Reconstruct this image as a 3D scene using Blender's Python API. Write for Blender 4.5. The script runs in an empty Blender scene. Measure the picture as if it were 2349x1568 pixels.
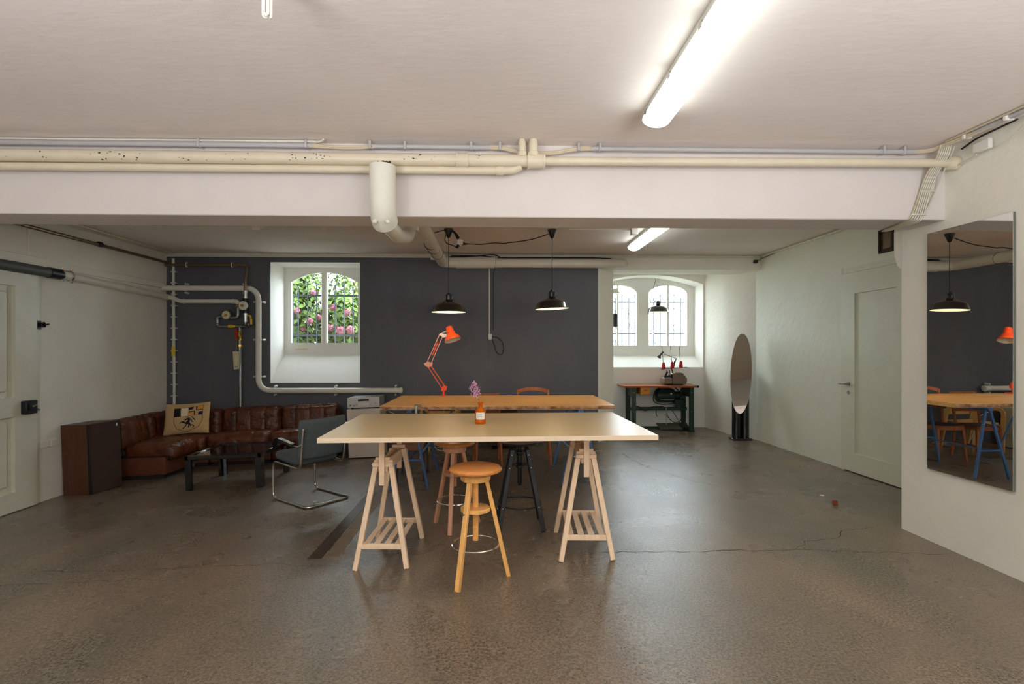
import bpy, bmesh, math, random
from mathutils import Vector, Matrix, noise

random.seed(7)
C = bpy.context.scene.collection
SC = bpy.context.scene
PI = math.pi
V = Vector

# ------------------------------------------------------------------ camera, sky, exposure
EYE = 1.45
cam_data = bpy.data.cameras.new('camera')
cam = bpy.data.objects.new('camera', cam_data)
C.objects.link(cam)
cam.location = (0, 0, EYE)
cam.rotation_euler = (PI / 2, 0, -math.radians(1.6))
cam_data.sensor_width = 36.0
cam_data.lens = 36.0 * 1220 / 2349
cam_data.shift_y = 14 / 2349
cam_data.clip_start = 0.05
SC.camera = cam

SC.view_settings.view_transform = 'Standard'
SC.view_settings.look = 'None'
SC.view_settings.gamma = 1.0
SC.view_settings.use_curve_mapping = False
SC.view_settings.exposure = 1.35

world = bpy.data.worlds.new('sky')
SC.world = world
world.use_nodes = True
wb = world.node_tree.nodes['Background']
wb.inputs[0].default_value = (0.82, 0.91, 1.0, 1)
wb.inputs[1].default_value = 6.5

SC.cycles.caustics_reflective = False
SC.cycles.caustics_refractive = False
SC.cycles.sample_clamp_indirect = 6.0
SC.cycles.max_bounces = 14
SC.cycles.diffuse_bounces = 7


def portal(name, x0, x1, y, z0, z1, flip):
    d = bpy.data.lights.new(name, 'AREA')
    d.shape = 'RECTANGLE'
    d.size = x1 - x0
    d.size_y = z1 - z0
    d.cycles.is_portal = True
    o = bpy.data.objects.new(name, d)
    C.objects.link(o)
    o.location = ((x0 + x1) / 2, y, (z0 + z1) / 2)
    o.rotation_euler = ((PI / 2 if flip else -PI / 2), 0, 0)


portal('daylight_portal', -3.42, -2.2, 8.92, 1.45, 2.75, False)
portal('daylight_portal', 1.85, 3.75, 10.34, 1.45, 2.72, False)
REAR_WINDOWS = ((-1.3, -0.4), (1.5, 2.4))  # unseen windows, added and sized for the light they let in
for wx in REAR_WINDOWS:
    portal('daylight_portal', wx[0], wx[1], -3.3, 1.4, 2.4, True)

# two added fill spots without a lamp body, aimed up to brighten the ceiling
for ux, uy in ((-1.9, -0.6), (1.9, -0.6)):
    d = bpy.data.lights.new('ceiling_fill_spot', 'SPOT')
    d.energy = 150
    d.color = (0.97, 0.97, 1.0)
    d.spot_size = math.radians(165)
    d.spot_blend = 0.6
    d.shadow_soft_size = 0.7
    o = bpy.data.objects.new('ceiling_fill_spot', d)
    C.objects.link(o)
    o.location = (ux, uy, 1.75)
    o.rotation_euler = (PI - 0.25, 0, 0)

LAMP_RGB = (0.93, 1.0, 0.95)

# ------------------------------------------------------------------ materials


def lin(c):
    c = c / 255.0
    return c / 12.92 if c <= 0.04045 else ((c + 0.055) / 1.055) ** 2.4


def rgb(r, g, b):
    return (lin(r), lin(g), lin(b), 1)


def mat(name, col, rough=0.6, metal=0.0, var=0.0, vscale=4.0, bump=0.0, bscale=40.0, col2=None,
        stretch=(1, 1, 1), detail=5.0, coat=0.0, trans=0.0, ior=1.45, rvar=0.0, emit=None, estr=0.0, spec=0.5):
    m = bpy.data.materials.new(name)
    m.use_nodes = True
    nt = m.node_tree
    b = nt.nodes['Principled BSDF']
    b.inputs['Base Color'].default_value = col
    b.inputs['Roughness'].default_value = rough
    b.inputs['Metallic'].default_value = metal
    b.inputs['Specular IOR Level'].default_value = spec
    b.inputs['Coat Weight'].default_value = coat
    b.inputs['Coat Roughness'].default_value = 0.15
    b.inputs['Transmission Weight'].default_value = trans
    b.inputs['IOR'].default_value = ior
    if emit:
        b.inputs['Emission Color'].default_value = emit
        b.inputs['Emission Strength'].default_value = estr
    if var or bump or rvar or col2:
        tc = nt.nodes.new('ShaderNodeTexCoord')
        mp = nt.nodes.new('ShaderNodeMapping')
        mp.inputs['Scale'].default_value = stretch
        nt.links.new(tc.outputs['Object'], mp.inputs['Vector'])
        n = nt.nodes.new('ShaderNodeTexNoise')
        n.inputs['Scale'].default_value = vscale
        n.inputs['Detail'].default_value = detail
        n.inputs['Roughness'].default_value = 0.6
        nt.links.new(mp.outputs[0], n.inputs['Vector'])
        rp = nt.nodes.new('ShaderNodeValToRGB')
        c2 = col2 if col2 else tuple(max(0, min(1, c * (1 - var))) for c in col[:3]) + (1,)
        c1 = col if col2 else tuple(max(0, min(1, c * (1 + var * 0.6))) for c in col[:3]) + (1,)
        rp.color_ramp.elements[0].position = 0.32
        rp.color_ramp.elements[1].position = 0.68
        rp.color_ramp.elements[0].color = c2
        rp.color_ramp.elements[1].color = c1
        nt.links.new(n.outputs['Fac'], rp.inputs[0])
        nt.links.new(rp.outputs[0], b.inputs['Base Color'])
        if rvar:
            mr = nt.nodes.new('ShaderNodeMapRange')
            mr.inputs['To Min'].default_value = max(0.02, rough - rvar)
            mr.inputs['To Max'].default_value = min(1, rough + rvar)
            nt.links.new(n.outputs['Fac'], mr.inputs['Value'])
            nt.links.new(mr.outputs[0], b.inputs['Roughness'])
        if bump:
            n2 = nt.nodes.new('ShaderNodeTexNoise')
            n2.inputs['Scale'].default_value = bscale
            n2.inputs['Detail'].default_value = 4
            nt.links.new(mp.outputs[0], n2.inputs['Vector'])
            bp = nt.nodes.new('ShaderNodeBump')
            bp.inputs['Strength'].default_value = bump
            bp.inputs['Distance'].default_value = 0.02
            nt.links.new(n2.outputs['Fac'], bp.inputs['Height'])
            nt.links.new(bp.outputs[0], b.inputs['Normal'])
    return m


def concrete_floor():
    m = bpy.data.materials.new('worn_concrete')
    m.use_nodes = True
    nt = m.node_tree
    b = nt.nodes['Principled BSDF']
    L = nt.links.new
    tc = nt.nodes.new('ShaderNodeTexCoord')

    def nz(scale, detail=6, rough=0.6, st=(1, 1, 1), dist=0.0):
        mp = nt.nodes.new('ShaderNodeMapping')
        mp.inputs['Scale'].default_value = st
        L(tc.outputs['Object'], mp.inputs['Vector'])
        n = nt.nodes.new('ShaderNodeTexNoise')
        n.inputs['Scale'].default_value = scale
        n.inputs['Detail'].default_value = detail
        n.inputs['Roughness'].default_value = rough
        n.inputs['Distortion'].default_value = dist
        L(mp.outputs[0], n.inputs['Vector'])
        return n.outputs['Fac']

    def ramp(src, stops):
        r = nt.nodes.new('ShaderNodeValToRGB')
        e = r.color_ramp.elements
        while len(e) < len(stops):
            e.new(0.5)
        for k, (p, c) in enumerate(stops):
            e[k].position = p
            e[k].color = c
        L(src, r.inputs[0])
        return r.outputs[0]

    def mix(fac, a, bb, mode='MIX'):
        x = nt.nodes.new('ShaderNodeMix')
        x.data_type = 'RGBA'
        x.blend_type = mode
        if isinstance(fac, float):
            x.inputs[0].default_value = fac
        else:
            L(fac, x.inputs[0])
        L(a, x.inputs[6])
        L(bb, x.inputs[7])
        return x.outputs[2]
    broad = ramp(nz(0.7, 5, 0.62, (1, 1, 1), 0.4), [(0.30, rgb(66, 57, 44)), (0.50, rgb(96, 84, 67)), (0.70, rgb(134, 114, 92))])
    mid = ramp(nz(3.2, 8, 0.7), [(0.34, rgb(78, 70, 58)), (0.66, rgb(142, 128, 108))])
    fine = ramp(nz(70, 4, 0.75), [(0.38, rgb(70, 62, 52)), (0.60, rgb(182, 170, 150))])
    speck = ramp(nz(160, 2, 0.5), [(0.30, (0.25, 0.25, 0.25, 1)), (0.37, (0.82, 0.82, 0.81, 1)), (0.70, (0.82, 0.82, 0.81, 1)), (0.76, (1.3, 1.3, 1.3, 1))])
    streak = ramp(nz(0.8, 5, 0.6, (1.5, 0.55, 1), 0.3), [(0.36, rgb(66, 60, 52)), (0.64, rgb(170, 134, 106))])
    c = mix(0.40, broad, mid)
    c = mix(0.48, c, streak)
    c = mix(0.42, c, fine)
    c = mix(1.0, c, speck, 'MULTIPLY')
    L(c, b.inputs['Base Color'])
    mr = nt.nodes.new('ShaderNodeMapRange')
    mr.inputs['From Min'].default_value = 0.3
    mr.inputs['From Max'].default_value = 0.7
    mr.inputs['To Min'].default_value = 0.22
    mr.inputs['To Max'].default_value = 0.36
    L(nz(1.1, 4, 0.6), mr.inputs['Value'])
    L(mr.outputs[0], b.inputs['Roughness'])
    b.inputs['Specular IOR Level'].default_value = 0.9
    bp = nt.nodes.new('ShaderNodeBump')
    bp.inputs['Strength'].default_value = 0.30
    bp.inputs['Distance'].default_value = 0.005
    L(nz(130, 3, 0.6), bp.inputs['Height'])
    bp2 = nt.nodes.new('ShaderNodeBump')
    bp2.inputs['Strength'].default_value = 0.05
    bp2.inputs['Distance'].default_value = 0.012
    L(nz(9, 5, 0.6), bp2.inputs['Height'])
    L(bp.outputs[0], bp2.inputs['Normal'])
    L(bp2.outputs[0], b.inputs['Normal'])
    return m


M = {}
M['floor'] = concrete_floor()
M['wall'] = mat('white_plaster', rgb(234, 231, 220), 0.75, var=0.05, vscale=1.3, bump=0.25, bscale=14)
M['wall2'] = mat('lamp_tinted_plaster', rgb(222, 224, 208), 0.6, var=0.04, vscale=1.1, bump=0.22, bscale=10)  # white plaster with the tube lights' green tint put into its colour
M['ceil'] = mat('ceiling_plaster', rgb(238, 230, 226), 0.8, var=0.05, vscale=1.0, bump=0.10, bscale=16, stretch=(0.6, 1.4, 1))
M['beam'] = mat('beam_plaster', rgb(216, 209, 205), 0.75, var=0.02, bump=0.15, bscale=12)
M['reveal'] = mat('window_reveal_white', rgb(232, 230, 224), 0.7, var=0.02, bump=0.1, bscale=12)
M['dark'] = mat('charcoal_wall_paint', rgb(90, 92, 98), 0.5, var=0.12, vscale=2.2, bump=0.18, bscale=9, stretch=(1, 1, 0.35))
M['white_paint'] = mat('white_gloss_paint', rgb(232, 230, 220), 0.4, var=0.03, bump=0.08, bscale=25)
M['door_paint'] = mat('aged_door_paint', rgb(214, 213, 196), 0.4, var=0.05, vscale=3, bump=0.12, bscale=20)
M['door_green'] = mat('pale_door_paint', rgb(212, 214, 194), 0.45, var=0.03, bump=0.08, bscale=20)
M['cream'] = mat('cream_pipe_paint', rgb(216, 205, 182), 0.38, var=0.05, vscale=6, bump=0.05, bscale=30)
M['pipe_white'] = mat('white_pipe_paint', rgb(222, 219, 206), 0.4, var=0.04, vscale=6, bump=0.05, bscale=30)
M['conduit'] = mat('grey_conduit', rgb(178, 176, 178), 0.4)
M['beige'] = mat('beige_cable', rgb(196, 182, 158), 0.5)
M['cable_white'] = mat('white_cable', rgb(206, 202, 186), 0.5)
M['rust'] = mat('rust_flakes', rgb(92, 62, 40), 0.9, var=0.5, vscale=60)
M['chip'] = mat('paint_chip', rgb(60, 50, 44), 0.9)
M['bronze'] = mat('bronze_pipe', rgb(132, 112, 88), 0.3, 0.7)
M['galv'] = mat('galvanised_steel', rgb(150, 150, 150), 0.32, 0.85, var=0.15, vscale=20)
M['brass'] = mat('brass_valve', rgb(190, 150, 70), 0.3, 0.9)
M['yellow'] = mat('yellow_handle', rgb(228, 186, 30), 0.4)
M['red'] = mat('red_lever', rgb(190, 26, 24), 0.4)
M['chrome'] = mat('chrome', rgb(214, 212, 206), 0.12, 1.0)
M['steel'] = mat('satin_steel', rgb(176, 174, 168), 0.3, 1.0)
M['black'] = mat('black_metal', rgb(26, 26, 28), 0.42)
M['gloss'] = mat('black_lacquer', rgb(16, 17, 20), 0.12, coat=0.5)
M['cord'] = mat('black_cord', rgb(22, 20, 20), 0.6)
M['leather'] = mat('cognac_leather', rgb(96, 50, 29), 0.30, var=0.5, vscale=7, bump=0.6, bscale=26, rvar=0.1)
M['leather_side'] = mat('cognac_suede_side', rgb(98, 52, 32), 0.62, var=0.3, vscale=6, bump=0.15, bscale=30)
M['plinth'] = mat('dark_plinth', rgb(36, 26, 22), 0.8)
M['fabric'] = mat('grey_wool', rgb(86, 94, 96), 0.9, var=0.18, vscale=60, bump=0.3, bscale=300)
M['canvas'] = mat('cushion_linen', rgb(204, 172, 122), 0.9, var=0.12, vscale=30, bump=0.3, bscale=200)
M['ink'] = mat('printed_black', rgb(24, 22, 24), 0.9)
M['ink_brown'] = mat('printed_brown', rgb(96, 66, 30), 0.9)
M['ink_white'] = mat('printed_white', rgb(232, 218, 188), 0.9)
M['ink_orange'] = mat('printed_orange', rgb(224, 150, 40), 0.9)
M['ink_purple'] = mat('printed_purple', rgb(40, 26, 60), 0.9)
M['walnut'] = mat('walnut_veneer', rgb(92, 54, 32), 0.45, var=0.35, vscale=6, stretch=(14, 14, 0.8), bump=0.04)
M['grille'] = mat('brown_speaker_cloth', rgb(62, 42, 34), 0.9, var=0.15, vscale=200, bump=0.3, bscale=400)
M['ply'] = mat('birch_plywood_face', rgb(222, 190, 138), 0.33, var=0.07, vscale=4, stretch=(1.2, 18, 1), bump=0.03)
M['ply_edge'] = mat('birch_plywood_edge', rgb(238, 216, 186), 0.6, var=0.12, vscale=9, stretch=(0.4, 0.4, 60))
M['pine'] = mat('raw_pine', rgb(244, 214, 180), 0.55, var=0.10, vscale=5, stretch=(8, 8, 1), bump=0.03)
M['wood_yellow'] = mat('honey_beech', rgb(240, 182, 106), 0.34, var=0.16, vscale=4, stretch=(9, 2, 2), coat=0.15)
M['wood_seat'] = mat('honey_beech_seat', rgb(216, 142, 76), 0.36, var=0.16, vscale=4, stretch=(2, 12, 2), coat=0.1)
M['wood_pink'] = mat('rosy_beech', rgb(224, 166, 130), 0.4, var=0.14, vscale=4, stretch=(7, 7, 1.5), coat=0.1)
M['slab'] = mat('oiled_larch_slab', rgb(252, 204, 124), 0.36, var=0.22, vscale=3.5, stretch=(0.7, 11, 4), bump=0.06, bscale=10, col2=rgb(234, 160, 90))
M['bark'] = mat('live_edge', rgb(128, 82, 52), 0.8, var=0.6, vscale=14, bump=0.8, bscale=30, col2=rgb(214, 176, 140))
M['chair_wood'] = mat('brown_bentwood', rgb(164, 92, 46), 0.35, var=0.2, vscale=5, stretch=(6, 6, 1.5), coat=0.15)
M['chair_seat'] = mat('dark_chair_seat', rgb(84, 52, 36), 0.5, var=0.2, vscale=6)
M['plank'] = mat('brown_planks', rgb(128, 84, 62), 0.55, var=0.22, vscale=5, stretch=(1, 10, 3))
M['birch'] = mat('lacquered_birch', rgb(222, 176, 108), 0.4, var=0.1, vscale=4, stretch=(6, 6, 1.5))
M['chest'] = mat('dark_stained_chest', rgb(52, 34, 26), 0.5, var=0.25, vscale=5, stretch=(1, 6, 6))
M['blue'] = mat('blue_painted_steel', rgb(64, 104, 156), 0.4, var=0.12, vscale=30)
M['orange'] = mat('orange_enamel', rgb(240, 84, 40), 0.35)
M['faded'] = mat('faded_pink_enamel', rgb(236, 170, 150), 0.4)
M['white_joint'] = mat('white_joint', rgb(232, 228, 222), 0.4)
M['shade_in'] = mat('shade_inner_silver', rgb(214, 206, 190), 0.35, 0.2)
M['enamel_black'] = mat('black_enamel', rgb(30, 28, 26), 0.14, coat=0.6)
M['enamel_white'] = mat('white_enamel', rgb(246, 236, 214), 0.4)
M['bulb'] = mat('warm_bulb', rgb(255, 240, 210), 0.4, emit=(1.0, 0.78, 0.50, 1), estr=60.0)
M['tube'] = mat('fluorescent_diffuser', rgb(245, 250, 242), 0.4, emit=LAMP_RGB + (1,), estr=4.2)
M['fixture'] = mat('fixture_body', rgb(206, 206, 196), 0.45)
M['cfl'] = mat('unlit_tube_glass', rgb(236, 232, 224), 0.25)
M['amp'] = mat('silver_faceplate', rgb(196, 192, 190), 0.35, 0.35)
M['amp_top'] = mat('grey_amp_cover', rgb(150, 152, 158), 0.4, 0.3)
M['display'] = mat('black_display', rgb(20, 12, 14), 0.15)
M['cabinet'] = mat('offwhite_laminate', rgb(206, 196, 186), 0.5, var=0.03)
M['cabinet_side'] = mat('offwhite_laminate_side', rgb(190, 186, 164), 0.5)
M['sew_top'] = mat('sewing_table_veneer', rgb(176, 98, 54), 0.35, var=0.15, vscale=4, stretch=(1, 10, 3))
M['sew_edge'] = mat('sewing_table_edge', rgb(170, 88, 40), 0.5, var=0.2, vscale=6, stretch=(1, 4, 10))
M['green'] = mat('dark_green_cast_iron', rgb(40, 60, 48), 0.4, var=0.15, vscale=12)
M['motor'] = mat('dark_green_motor', rgb(28, 44, 38), 0.3)
M['drawer'] = mat('orange_wood_drawer', rgb(206, 134, 44), 0.45, var=0.1)
M['machine'] = mat('hammered_grey_brown', rgb(138, 122, 106), 0.3, 0.4, var=0.1, vscale=60)
M['thread'] = mat('red_thread', rgb(206, 30, 36), 0.7, var=0.2, vscale=120, bump=0.5, bscale=300)
M['rubber'] = mat('ribbed_pedal', rgb(96, 92, 84), 0.5, 0.3)
M['glass'] = mat('window_glass', (1, 1, 1, 1), 0.0, trans=1.0, ior=1.02, spec=0.1)
_nt = M['glass'].node_tree
_tr = _nt.nodes.new('ShaderNodeBsdfTransparent')
_tr.inputs[0].default_value = (0.95, 0.97, 0.96, 1)
_gl = _nt.nodes.new('ShaderNodeBsdfGlossy')
_gl.inputs['Roughness'].default_value = 0.02
_mx = _nt.nodes.new('ShaderNodeMixShader')
_mx.inputs[0].default_value = 0.05
_nt.links.new(_tr.outputs[0], _mx.inputs[1])
_nt.links.new(_gl.outputs[0], _mx.inputs[2])
_nt.links.new(_mx.outputs[0], _nt.nodes['Material Output'].inputs[0])
M['tglass'] = mat('smoked_table_glass', rgb(16, 16, 20), 0.04, coat=0.3)
M['amber'] = mat('amber_glass', rgb(240, 140, 36), 0.05, trans=0.55, ior=1.3)
_nt = M['amber'].node_tree
_tr = _nt.nodes.new('ShaderNodeBsdfTransparent')
_tr.inputs[0].default_value = (0.93, 0.52, 0.12, 1)
_mx = _nt.nodes.new('ShaderNodeMixShader')
_mx.inputs[0].default_value = 0.38
M['amber'].node_tree.nodes['Principled BSDF'].inputs['Transmission Weight'].default_value = 0.0
_nt.links.new(_tr.outputs[0], _mx.inputs[1])
_nt.links.new(_nt.nodes['Principled BSDF'].outputs[0], _mx.inputs[2])
_nt.links.new(_mx.outputs[0], _nt.nodes['Material Output'].inputs[0])
M['label'] = mat('paper_label', rgb(236, 232, 224), 0.7)
M['label_ink'] = mat('label_ink', rgb(90, 80, 80), 0.8)
M['lilac'] = mat('lilac_petals', rgb(222, 168, 210), 0.7, var=0.25, vscale=60)
M['stem'] = mat('woody_stem', rgb(120, 92, 62), 0.8)
M['mirror'] = mat('silver_mirror', (0.86, 0.87, 0.86, 1), 0.0, 1.0)
M['mirror_oval'] = mat('reflection_tinted_mirror', (0.74, 0.70, 0.66, 1), 0.01, 1.0)  # brown reflection of the far ceiling put into the mirror tint
M['mirror_edge'] = mat('mirror_edge', rgb(120, 124, 118), 0.3, 0.4)
M['brick'] = mat('red_clay', rgb(140, 62, 44), 0.9, var=0.2, vscale=30)
M['pebble'] = mat('pale_chip', rgb(220, 214, 204), 0.9)
M['crack'] = mat('crack_shadow', rgb(52, 44, 38), 0.95)
M['plate'] = mat('dark_floor_plate', rgb(70, 56, 48), 0.42, var=0.15, vscale=6)
M['screed'] = mat('screed_patch', rgb(128, 112, 94), 0.6, var=0.15, vscale=8, bump=0.2, bscale=60)
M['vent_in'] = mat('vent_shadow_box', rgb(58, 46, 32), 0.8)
M['vent_plate'] = mat('tan_backplate', rgb(116, 92, 54), 0.6, var=0.2)
M['iron'] = mat('grille_iron', rgb(84, 92, 100), 0.6)
M['leaf'] = mat('shrub_leaf', rgb(92, 118, 44), 0.6, var=0.55, vscale=3.0)
M['flower'] = mat('pink_hydrangea', rgb(170, 104, 118), 0.8, var=0.25, vscale=20)
M['ground'] = mat('garden_gravel', rgb(150, 146, 132), 0.9, var=0.2, vscale=6)
M['fence'] = mat('bluish_fence', rgb(120, 136, 160), 0.7)
M['paper'] = mat('tag_card', rgb(214, 206, 168), 0.7)
M['pipe_dark'] = mat('dark_grey_pipe', rgb(84, 88, 84), 0.5)
M['socket'] = mat('white_socket', rgb(226, 224, 216), 0.4)
M['tape'] = mat('yellow_sticker', rgb(224, 200, 40), 0.5)

# ------------------------------------------------------------------ mesh helpers


def ob(name, bm, m, parent=None, sharp=38, loc=None, flat=False):
    bmesh.ops.recalc_face_normals(bm, faces=bm.faces)
    for f in bm.faces:
        f.smooth = not flat
    for e in bm.edges:
        if len(e.link_faces) == 2 and e.calc_face_angle(0) > math.radians(sharp):
            e.smooth = False
    me = bpy.data.meshes.new(name)
    bm.to_mesh(me)
    bm.free()
    for k in (m if isinstance(m, (list, tuple)) else [m]):
        me.materials.append(M[k])
    o = bpy.data.objects.new(name, me)
    C.objects.link(o)
    if parent:
        o.parent = parent
    if loc:
        o.location = loc
    return o


def tag(o, label, cat, group=None, kind=None):
    o['label'] = label
    o['category'] = cat
    if group:
        o['group'] = group
    if kind:
        o['kind'] = kind
    return o


def thing(name, label, cat, loc=(0, 0, 0), rot=0.0, tilt=0.0, group=None):
    o = bpy.data.objects.new(name, None)
    o.empty_display_size = 0.1
    C.objects.link(o)
    o.location = loc
    if tilt:
        o.rotation_mode = 'ZYX'
        o.rotation_euler = (0, -tilt, rot)
    else:
        o.rotation_euler = (0, 0, rot)
    return tag(o, label, cat, group)


def struct(name, bm, m, label, parent=None, **k):
    o = ob(name, bm, m, parent, **k)
    o['kind'] = 'structure'
    if not parent:
        o['label'] = label
        o['category'] = name.split('_')[0]
    return o


def B():
    return bmesh.new()


def box(bm, x0, x1, y0, y1, z0, z1, bev=0.0, seg=1, mx=None, mi=0):
    vs = [bm.verts.new((x, y, z)) for x in (x0, x1) for y in (y0, y1) for z in (z0, z1)]
    q = [(0, 1, 3, 2), (4, 6, 7, 5), (0, 4, 5, 1), (2, 3, 7, 6), (0, 2, 6, 4), (1, 5, 7, 3)]
    fs = [bm.faces.new([vs[i] for i in a]) for a in q]
    for f in fs:
        f.material_index = mi
    if bev:
        es = list({e for f in fs for e in f.edges})
        r = bmesh.ops.bevel(bm, geom=es, offset=bev, segments=seg, affect='EDGES', profile=0.6)
        vs = list({v for f in r['faces'] for v in f.verts} | {v for v in vs if v.is_valid})
    if mx:
        bmesh.ops.transform(bm, matrix=mx, verts=[v for v in vs if v.is_valid])
    return vs


def ex(bm, pts, a, b, axis='y', mi=0):
    """extrude a 2D outline from a to b along an axis. y: pts are (x,z); z: (x,y); x: (y,z)."""
    def P(p, t):
        return {'y': (p[0], t, p[1]), 'z': (p[0], p[1], t), 'x': (t, p[0], p[1])}[axis]
    v0 = [bm.verts.new(P(p, a)) for p in pts]
    v1 = [bm.verts.new(P(p, b)) for p in pts]
    n = len(pts)
    fs = [bm.faces.new(v0), bm.faces.new(list(reversed(v1)))]
    for i in range(n):
        j = (i + 1) % n
        fs.append(bm.faces.new((v0[i], v1[i], v1[j], v0[j])))
    for f in fs:
        f.material_index = mi
    return v0 + v1


def fillet(pts, r, n=5):
    out = [V(pts[0])]
    for i in range(1, len(pts) - 1):
        p, a, c = V(pts[i]), V(pts[i - 1]), V(pts[i + 1])
        d1, d2 = (a - p), (c - p)
        k = min(r, d1.length * 0.49, d2.length * 0.49)
        s, e = p + d1.normalized() * k, p + d2.normalized() * k
        for t in range(n + 1):
            t = t / n
            out.append(s * (1 - t) ** 2 + p * 2 * t * (1 - t) + e * t * t)
    out.append(V(pts[-1]))
    return out


def tube(bm, pts, r, seg=8, closed=False, r2=None, flatn=1.0):
    pts = [V(p) for p in pts]
    n = len(pts)
    rings = []
    prev = None
    for i, p in enumerate(pts):
        if closed:
            t = (pts[(i + 1) % n] - pts[i - 1]).normalized()
        else:
            t = (pts[min(i + 1, n - 1)] - pts[max(i - 1, 0)]).normalized()
        if prev is None:
            u = t.orthogonal().normalized() if abs(t.z) > 0.99 else V((0, 0, 1)).cross(t).normalized()
        else:
            u = (prev - t * prev.dot(t)).normalized()
        prev = u
        w = t.cross(u)
        rr = r if r2 is None else r + (r2 - r) * i / (n - 1)
        rings.append([bm.verts.new(p + (u * math.cos(k * 2 * PI / seg) + w * (math.sin(k * 2 * PI / seg) * flatn)) * rr) for k in range(seg)])
    for i in range(n if closed else n - 1):
        a, b = rings[i], rings[(i + 1) % n]
        for k in range(seg):
            j = (k + 1) % seg
            bm.faces.new((a[k], a[j], b[j], b[k]))
    if not closed:
        bm.faces.new(list(reversed(rings[0])))
        bm.faces.new(rings[-1])


def cyl(bm, p, q, r, seg=12, r2=None):
    tube(bm, [p, q], r, seg, r2=r2)


def lathe(bm, prof, seg=24, mx=None, c=(0, 0, 0), mi=0):
    rings = []
    new = []
    for (r, z) in prof:
        if r < 1e-6:
            v = bm.verts.new((c[0], c[1], c[2] + z))
            rings.append([v])
            new.append(v)
        else:
            ring = [bm.verts.new((c[0] + r * math.cos(k * 2 * PI / seg), c[1] + r * math.sin(k * 2 * PI / seg), c[2] + z)) for k in range(seg)]
            rings.append(ring)
            new += ring
    for a, b in zip(rings, rings[1:]):
        for k in range(seg):
            j = (k + 1) % seg
            if len(a) == 1 and len(b) == 1:
                continue
            if len(a) == 1:
                f = bm.faces.new((a[0], b[j], b[k]))
            elif len(b) == 1:
                f = bm.faces.new((a[k], a[j], b[0]))
            else:
                f = bm.faces.new((a[k], a[j], b[j], b[k]))
            f.material_index = mi
    if mx:
        bmesh.ops.transform(bm, matrix=mx, verts=new)
    return new


def frame_to(p, d, up=(0, 0, 1)):
    """matrix taking local z to direction d at p"""
    d = V(d).normalized()
    u = V(up)
    if abs(u.dot(d)) > 0.98:
        u = V((0, 1, 0))
    x = u.cross(d).normalized()
    y = d.cross(x)
    m = Matrix((x, y, d)).transposed().to_4x4()
    m.translation = V(p)
    return m


def bar(bm, p, q, w, h, up=(0, 0, 1), bev=0.0, w2=None, h2=None):
    """rectangular bar from p to q: w across, h along up"""
    p, q = V(p), V(q)
    d = (q - p).normalized()
    u = V(up)
    if abs(u.dot(d)) > 0.98:
        u = V((0, 1, 0))
    x = d.cross(u).normalized()
    y = x.cross(d).normalized()
    w2 = w if w2 is None else w2
    h2 = h if h2 is None else h2
    a = [bm.verts.new(p + x * sx * w / 2 + y * sy * h / 2) for sx, sy in ((-1, -1), (1, -1), (1, 1), (-1, 1))]
    b = [bm.verts.new(q + x * sx * w2 / 2 + y * sy * h2 / 2) for sx, sy in ((-1, -1), (1, -1), (1, 1), (-1, 1))]
    fs = [bm.faces.new(list(reversed(a))), bm.faces.new(b)]
    for k in range(4):
        j = (k + 1) % 4
        fs.append(bm.faces.new((a[k], a[j], b[j], b[k])))
    if bev:
        es = list({e for f in fs for e in f.edges})
        bmesh.ops.bevel(bm, geom=es, offset=bev, segments=1, affect='EDGES')


def torus(bm, c, R, r, seg=32, s2=8, mx=None, a0=0.0, a1=2 * PI):
    full = abs(a1 - a0 - 2 * PI) < 1e-6
    n = seg if full else seg + 1
    mm = mx or Matrix.Identity(4)
    pts = [mm @ (V(c) + V((R * math.cos(a0 + (a1 - a0) * k / seg), R * math.sin(a0 + (a1 - a0) * k / seg), 0))) for k in range(n)]
    tube(bm, pts, r, s2, closed=full)


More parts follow.
